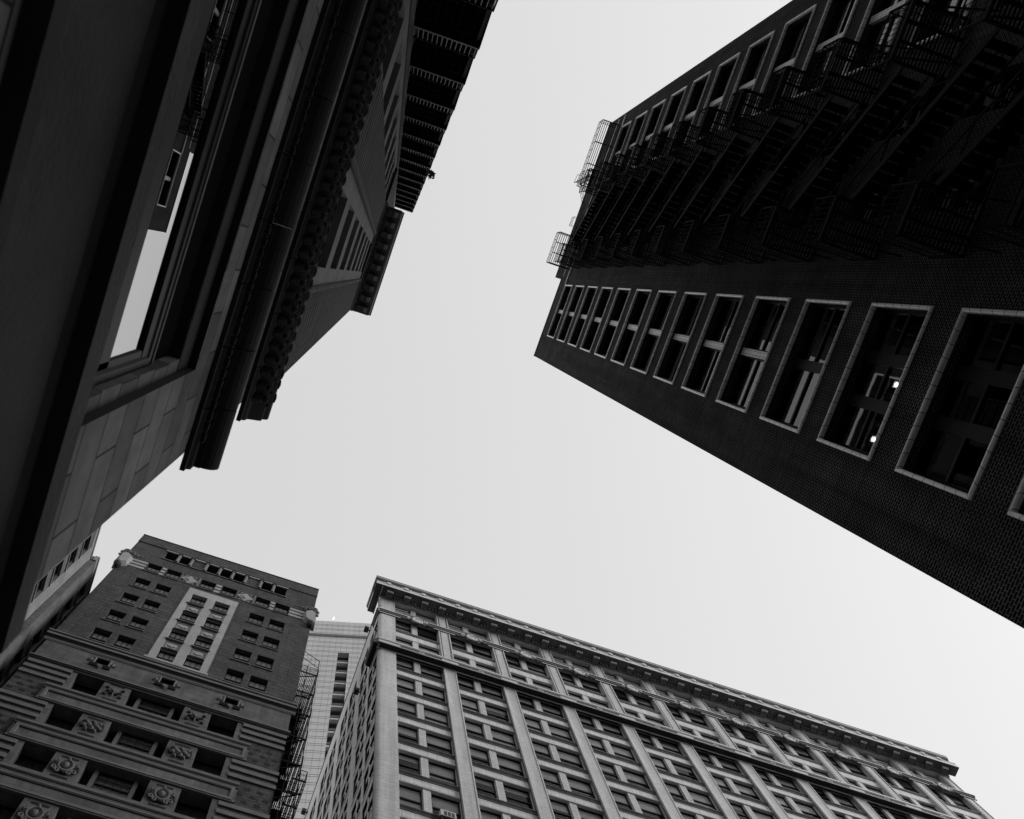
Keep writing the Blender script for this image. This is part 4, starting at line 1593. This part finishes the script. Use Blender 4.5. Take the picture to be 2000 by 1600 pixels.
for u in us:
    if br0 is None:
        b = MB()
        b.extr(F2, u - .34, u + .34, [(.21, 81.98), (.42, 82.0), (.66, 82.1), (.8, 82.12), (.9, 82.18), (.9, 82.31)], 'b2_dark', None)
        for i in range(4):
            b.blob(F2, u - .26 + i * .175, 82.16, .86, .07, .14, .12, 'b2_trim', 8, 5)
        b.box(F2, u - .38, u + .38, 82.22, 82.315, .3, .96, 'b2_dark')
        br0 = b.build('cornice_bracket', B2, loc=F2.P(u, 82.3, 0))
        bu = u
    else:
        copy_tree(br0, B2, (u - bu, 0, 0))
b = MB()
for u in us:
    for i in range(3):
        uu = u + .56 + i * .33
        if uu < 73:
            b.box(F2, uu, uu + .2, 82.05, 82.28, .201, .42, 'b2_dark')
            b.box(F2, uu + .01, uu + .19, 82.16, 82.27, .42, .43, 'b2_trim')
u = 9.6
while u < 73.2:
    b.blob(F2, u, 82.14, .15, .06, .06, .05, 'b2_trim', 6, 4)
    u += .23
b.build('dentil_course', B2)
b = MB()
for u in us:
    b.blob(F2, u - .3, 83.06, 1.36, .3, .3, .06, 'b2_trim', 10, 5)
    b.blob(F2, u - .72, 82.95, 1.31, .2, .16, .05, 'b2_trim', 8, 4)
    b.blob(F2, u + .12, 82.95, 1.31, .2, .16, .05, 'b2_trim', 8, 4)
    for s_ in (-1, 1):
        b.oval(F2, u - .3 + s_ * .36, 83.0, 1.32, .09, .1, .03, 'b2_dark', n=8)
b.build('leaf_cresting', B2)

# windows, nearest hundred as parts
cands = []
for a, c in bays:
    for (v0, v1) in wrows:
        for (p, q) in ((a + .02, a + 1.74), (a + 2.36, c - .02)):
            ar = px_area(F2, p, q, v0, v1, -.6)
            if ar > 0:
                cands.append((ar, 'front', p, q, v0, v1))
# side elevation
side_bays = []
y = 31.85
i = 0
while y < 57:
    side_bays.append((y, y + 2.3))
    y += 2.3 + (.5 if i % 2 == 0 else 1.3)
    i += 1
srows = [(67.45 - 3.64 * k, 70.25 - 3.64 * k) for k in range(-2, 8)]
for (a, c) in side_bays:
    for (v0, v1) in srows:
        ar = px_area(F2S, a, c, v0, v1, -.3)
        if ar > 0:
            cands.append((ar * .7, 'side', a, c, v0, v1))
cands.sort(key=lambda t: -t[0])


def b2_window_parts(fr, p, q, v0, v1, wz, cols=1):
    fb, pb, sb = MB(), MB(), MB()
    sash_frame(fb, fr, p + .004, q - .004, v0 + .002, v1 - .002, wz, 'sash', t=.09, meet=.47 if cols == 1 else .47)
    pane_quad(pb, fr, p + .05, q - .05, v0 + .05, v1 - .05, wz - .01, 'pane_c')
    sb.q(fr, [(p + .06, v1 - .08 - (v1 - v0), wz - .07), (q - .06, v1 - .08 - (v1 - v0), wz - .07), (q - .06, v1 - .08, wz - .07), (p + .06, v1 - .08, wz - .07)], 'shade')
    return fb, pb, sb


protos = {}
rest = MB()
rng = random.Random(3)
n_parts = 0
for (ar, kind, p, q, v0, v1) in cands:
    fr = F2 if kind == 'front' else F2S
    wz = SPW - .12 if kind == 'front' else -.09
    drop = rng.choice((.5, .52, .55, .55, .58, .62, .5, .35, .75, .2)) if kind == 'front' else rng.choice((.3, .45, .1))
    if n_parts < 100:
        key = (kind, round(q - p, 2), round(v1 - v0, 2))
        org = fr.P((p + q) / 2, v1, wz)
        if key not in protos:
            fb, pb, sb = b2_window_parts(fr, p, q, v0, v1, wz)
            o = fb.build('window', B2, loc=org)
            pb.build('pane', o, loc=org)
            sh = sb.build('shade', o, loc=org)
            protos[key] = (o, org)
        else:
            o = copy_tree(protos[key][0], B2, org - protos[key][1])
        sh = [x for x in o.children if x.name.startswith('shade')][0]
        sh.scale = (1, 1, drop)
        n_parts += 1
    else:
        fb, pb, sb = b2_window_parts(fr, p, q, v0, v1, wz)
        for mbx in (fb, pb):
            off = len(rest.v)
            rest.v += mbx.v
            rest.f += [[i_ + off for i_ in f_] for f_ in mbx.f]
            rest.uv += mbx.uv
            rest.mi += [rest.slot(mbx.mats[i_]) for i_ in mbx.mi]
        rest.q(fr, [(p + .06, v1 - .08 - (v1 - v0) * drop, wz - .07), (q - .06, v1 - .08 - (v1 - v0) * drop, wz - .07), (q - .06, v1 - .08, wz - .07), (p + .06, v1 - .08, wz - .07)], 'shade')
if rest.f:
    rest.build('small_windows', B2, kind='stuff')
# side wall
b = MB()
b.wall(F2S, 31.75, 58.4, 38, 80.35, [(a, c, v0, v1, .15) for a, c in side_bays for v0, v1 in srows], 'b2_side', w=0)
b.box(F2S, 31.75, 58.4, 1, 38, -.3, 0, 'b2_side')
b.q(F2S, [(58.4, 1, 0), (58.4, 1, -60), (58.4, 80.35, -60), (58.4, 80.35, 0)], 'b2_side')
b.box(F2S, 33.2, 58.4, 80.35, 80.45, -.3, .06, 'b2_dark')
b.box(F2S, 32, 58, 3, 80, -3.2, -3.0, 'core')  # added dark slab behind the side windows
b.build('side_wall', B2)
s0 = None
for (a, c) in side_bays:
    for (v0, v1) in srows:
        if px_area(F2S, a, c, v0, v1, 0) == 0:
            continue
        if s0 is None:
            b = MB()
            b.box(F2S, a - .06, c + .06, v0 - .1, v0, 0, .06, 'b2_side')
            b.box(F2S, (a + c) / 2 - .05, (a + c) / 2 + .05, v0, v1, -.14, -.03, 'b2_side')
            s0 = b.build('side_sill', B2, loc=F2S.P(a, v0, 0))
            s_a, s_v = a, v0
        else:
            copy_tree(s0, B2, (0, a - s_a, v0 - s_v))

# floodlights bracketed to the side wall
for (y, h, lb) in ((34.3, 80.3, 'dark floodlight box just under the roof of the cream block, beside its cornice'),
                   (36.5, 71.9, 'dark floodlight box jutting from the middle of the cream block side wall'),
                   (54.9, 80.0, 'dark floodlight box at the far roof edge of the cream block side wall')):
    t = thing('floodlight', lb, 'floodlight', (XS, y, h), 'floodlights on the side wall of the cream block')
    b = MB()
    b.box(F2S, y - .26, y + .26, h - .2, h + .16, .18, .62, 'box')
    b.build('housing', t)
    b = MB()
    b.bar(F2S.P(y, h - .05, 0), F2S.P(y, h - .05, .2), .09, 'box')
    b.box(F2S, y - .12, y + .12, h - .15, h + .1, .002, .03, 'box')
    b.build('bracket', t)

# air conditioner in a front window
t = thing('air_conditioner', 'boxy window air conditioner propped in a window near the bottom edge of the cream block', 'air conditioner', (14.55, Y2, 49.5))
b = MB()
b.box(F2, 14.0, 15.05, 49.75, 50.35, -.55, .18, 'ac')
b.build('casing', t)
b = MB()
for i in range(3):
    b.box(F2, 14.22 + i * .26, 14.42 + i * .26, 49.85, 50.25, .18, .186, 'box')
b.build('grille', t)
b = MB()
b.box(F2, 13.95, 15.1, 49.66, 49.749, -.3, .22, 'box')
b.bar(F2.P(14.1, 49.7, .15), F2.P(14.1, 49.2, -.3), .05, 'ac')
b.bar(F2.P(14.95, 49.7, .15), F2.P(14.95, 49.2, -.3), .05, 'ac')
b.build('bracket', t)

# ================================================================== glass tower far behind
tg = Vector((.9668, -.2556, 0))
ng = Vector((-.2556, -.9668, 0))
FG = Fr(-ng * 73.0, tg, ng)
G = thing('glass_tower', 'pale panelled skyscraper seen in the gap, with one vertical strip of dark windows', 'building', tuple(-ng * 73 + tg * 4))
HG = 166.2
b = MB()
b.wall(FG, -28, 36, 1, HG, [(-4.95, -2.78, 60, 152.2, 1.1)], 'g_glass')
for u in (-28, 36):
    b.q(FG, [(u, 1, 0), (u, 1, -30), (u, HG, -30), (u, HG, 0)], 'g_glass')
b.q(FG, [(-28, HG, 0), (36, HG, 0), (36, HG, -30), (-28, HG, -30)], 'dark')
b.build('panel_wall', G)
b = MB()
v = HG - 2.2
k = 0
while v > 60:
    for dv in (0, .5):
        b.box(FG, -28, -4.97, v + dv - .03, v + dv + .03, 0, .02, 'g_line', 'b')
        b.box(FG, -2.76, 36, v + dv - .03, v + dv + .03, 0, .02, 'g_line', 'b')
        if v > 152:
            b.box(FG, -4.97, -2.76, v + dv - .03, v + dv + .03, 0, .02, 'g_line', 'b')
    v -= 2.0 if k % 2 else 1.95
    k += 1
b.build('panel_joints', G)
b = MB()
b.box(FG, -28, 36, 158.9, 159.9, 0, .1, 'g_band', 'b')  # flat dark strip in place of a groove; its shade is painted
b.build('dark_band', G)
v = 152.2
b = MB()
b.box(FG, -4.94, -2.79, v - 3.95, v - 3.5, -.8, -.15, 'g_pale')
bs = b.build('balcony_slab', G, loc=FG.P(-4, v, 0))
b = MB()
b.box(FG, -4.94, -2.79, v - 2.3, v - 1.7, -1.0, -.7, 'g_band')
br_ = b.build('balustrade', G, loc=FG.P(-4, v, 0))
for k in range(1, 23):
    copy_tree(bs, G, (0, 0, -3.95 * k))
    copy_tree(br_, G, (0, 0, -3.95 * k))
b = MB()
b.q(FG, [(-4.95, 60, -1.05), (-2.78, 60, -1.05), (-2.78, 152.2, -1.05), (-4.95, 152.2, -1.05)], 'sash')
b.build('window_strip', G)

# ================================================================== pale buildings at the far left edge
for (xx, ya, yb, hh, cols, rows_, nm, lb) in (
        (-17.5, 20.0, 32.7, 73.7, ((22.5, 23.9), (25.9, 27.3), (29.9, 31.4)), [71.9 - 3.15 * k for k in range(9)], 'painted_brick_building', 'stained pale brick building peeking out behind the near stone tower'),
        (-16.9, 32.8, 44.0, 74.2, ((34.6, 35.9), (37.6, 38.9), (41, 42.2)), [72.6 - 3.2 * k for k in range(9)], 'painted_brick_building', 'narrow pale building wedged behind the brown brick tower, with iron landings')):
    F3 = Fr((xx, 0, 0), Y, X)
    t = thing(nm, lb, 'building', (xx, (ya + yb) / 2, 0), 'pale brick buildings at the far left')
    b = MB()
    op = [(a, c, r - 2.0, r, .3) for r in rows_ for a, c in cols]
    b.wall(F3, ya, yb, 1, hh, op, 'b3_wall')
    for u in (ya, yb):
        b.q(F3, [(u, 1, 0), (u, 1, -14), (u, hh, -14), (u, hh, 0)], 'b3_wall')
    b.q(F3, [(ya, hh - .3, 0), (yb, hh - .3, 0), (yb, hh - .3, -14), (ya, hh - .3, -14)], 'dark')
    b.q(F3, [(ya, 1, -14), (yb, 1, -14), (yb, hh, -14), (ya, hh, -14)], 'b3_wall')
    b.build('wall', t)
    b = MB()
    b.extr(F3, ya - .1, yb + .1, [(0, hh - .9), (.06, hh - .85), (.06, hh - .3), (.14, hh - .25), (.14, hh), (-.3, hh + .02)], 'b3_trim')
    b.build('parapet', t)
    b = MB()
    for a, c in ((yb - 1.0, yb - .02),):
        b.box(F3, a, c, 1, hh - .9, 0, .08, 'b3_trim', 'b')
    for (a, c) in cols:
        b.box(F3, c + .02, c + .3, 1, hh - .9, 0, .05, 'b3_trim', 'b')
    b.build('rendered_pier', t)
    w0 = None
    for r in rows_:
        for a, c in cols:
            if px_area(F3, a, c, r - 2.0, r, 0) == 0:
                continue
            org = F3.P((a + c) / 2, r, 0)
            if w0 is None:
                b = MB()
                sash_frame(b, F3, a + .003, c - .003, r - 1.998, r - .002, -.22, 'sash_grey', t=.07)
                w0 = b.build('window', t, loc=org)
                wo, wa = org, (a, c)
                b = MB()
                pane_quad(b, F3, a + .04, c - .04, r - 1.95, r - .04, -.23)
                b.build('pane', w0, loc=org)
                b = MB()
                b.box(F3, a - .1, c + .1, r - 2.09, r - 2.0, 0, .1, 'b3_trim')
                b.build('sill', w0, loc=org)
            elif abs((c - a) - (wa[1] - wa[0])) < .25:
                copy_tree(w0, t, org - wo)
F3 = Fr((-16.9, 0, 0), Y, X)
E3 = thing('fire_escape', 'small black iron fire escape squeezed between the pale building and the brown brick tower', 'fire escape', (-16.9, 38, 0))
v = 71.2
b = MB()
platform_mesh(b, F3, 36.4, 40.0, .05, 1.15, v, sp=.15)
p_ = b.build('platform', E3, loc=F3.P(36.4, v, 0))
b = MB()
railing(b, F3, [(36.4, .06), (36.4, 1.15), (40, 1.15)], v, sp=.4, t=.03)
r_ = b.build('railing', E3, loc=F3.P(36.4, v, 0))
for k in range(1, 6):
    copy_tree(p_, E3, (0, 0, -3.2 * k))
    copy_tree(r_, E3, (0, 0, -3.2 * k))
b = MB()
for uu in (36.4, 40.0):
    b.bar(F3.P(uu, 50, 1.15), F3.P(uu, 72.3, 1.15), .08, 'iron')
b.build('post', E3)

# ================================================================== crescent moon
D = 3000.0
d = Vector((.07298, .43534, 1)).normalized()
mc = CAM + d * D
right = d.cross(Vector((RR[1][0], RR[1][1], RR[1][2]))).normalized()
fm = Fr(mc, X, -Y)
ax = (Vector(RR[0]) - d * d.dot(Vector(RR[0]))).normalized()
ay = d.cross(ax).normalized()
b = MB()
n = 16
R0 = 6.0
rim, inn = [], []
for i in range(n + 1):
    a = math.radians(-75 + 150 * i / n)
    rim.append((R0 * math.cos(a), R0 * math.sin(a)))
    inn.append((R0 * .7 * math.cos(a) + .1 * R0 * abs(math.sin(a)), R0 * math.sin(a)))
rot = math.radians(35)


def mp(p, z):
    x, y = p[0] - R0 * .8, p[1]
    xr, yr = x * math.cos(rot) - y * math.sin(rot), x * math.sin(rot) + y * math.cos(rot)
    return mc + ax * xr + ay * yr + d * z


for i in range(n):
    for z in (0, 3):
        b.face([mp(inn[i], z), mp(rim[i], z), mp(rim[i + 1], z), mp(inn[i + 1], z)], 'moon', [(0, 0)] * 4, z > 0)
    b.face([mp(rim[i], 0), mp(rim[i], 3), mp(rim[i + 1], 3), mp(rim[i + 1], 0)], 'moon', [(0, 0)] * 4)
mo = b.build('moon', None, loc=mc)
mo['label'] = 'tiny pale crescent moon just above the panelled skyscraper roof'
mo['category'] = 'moon'
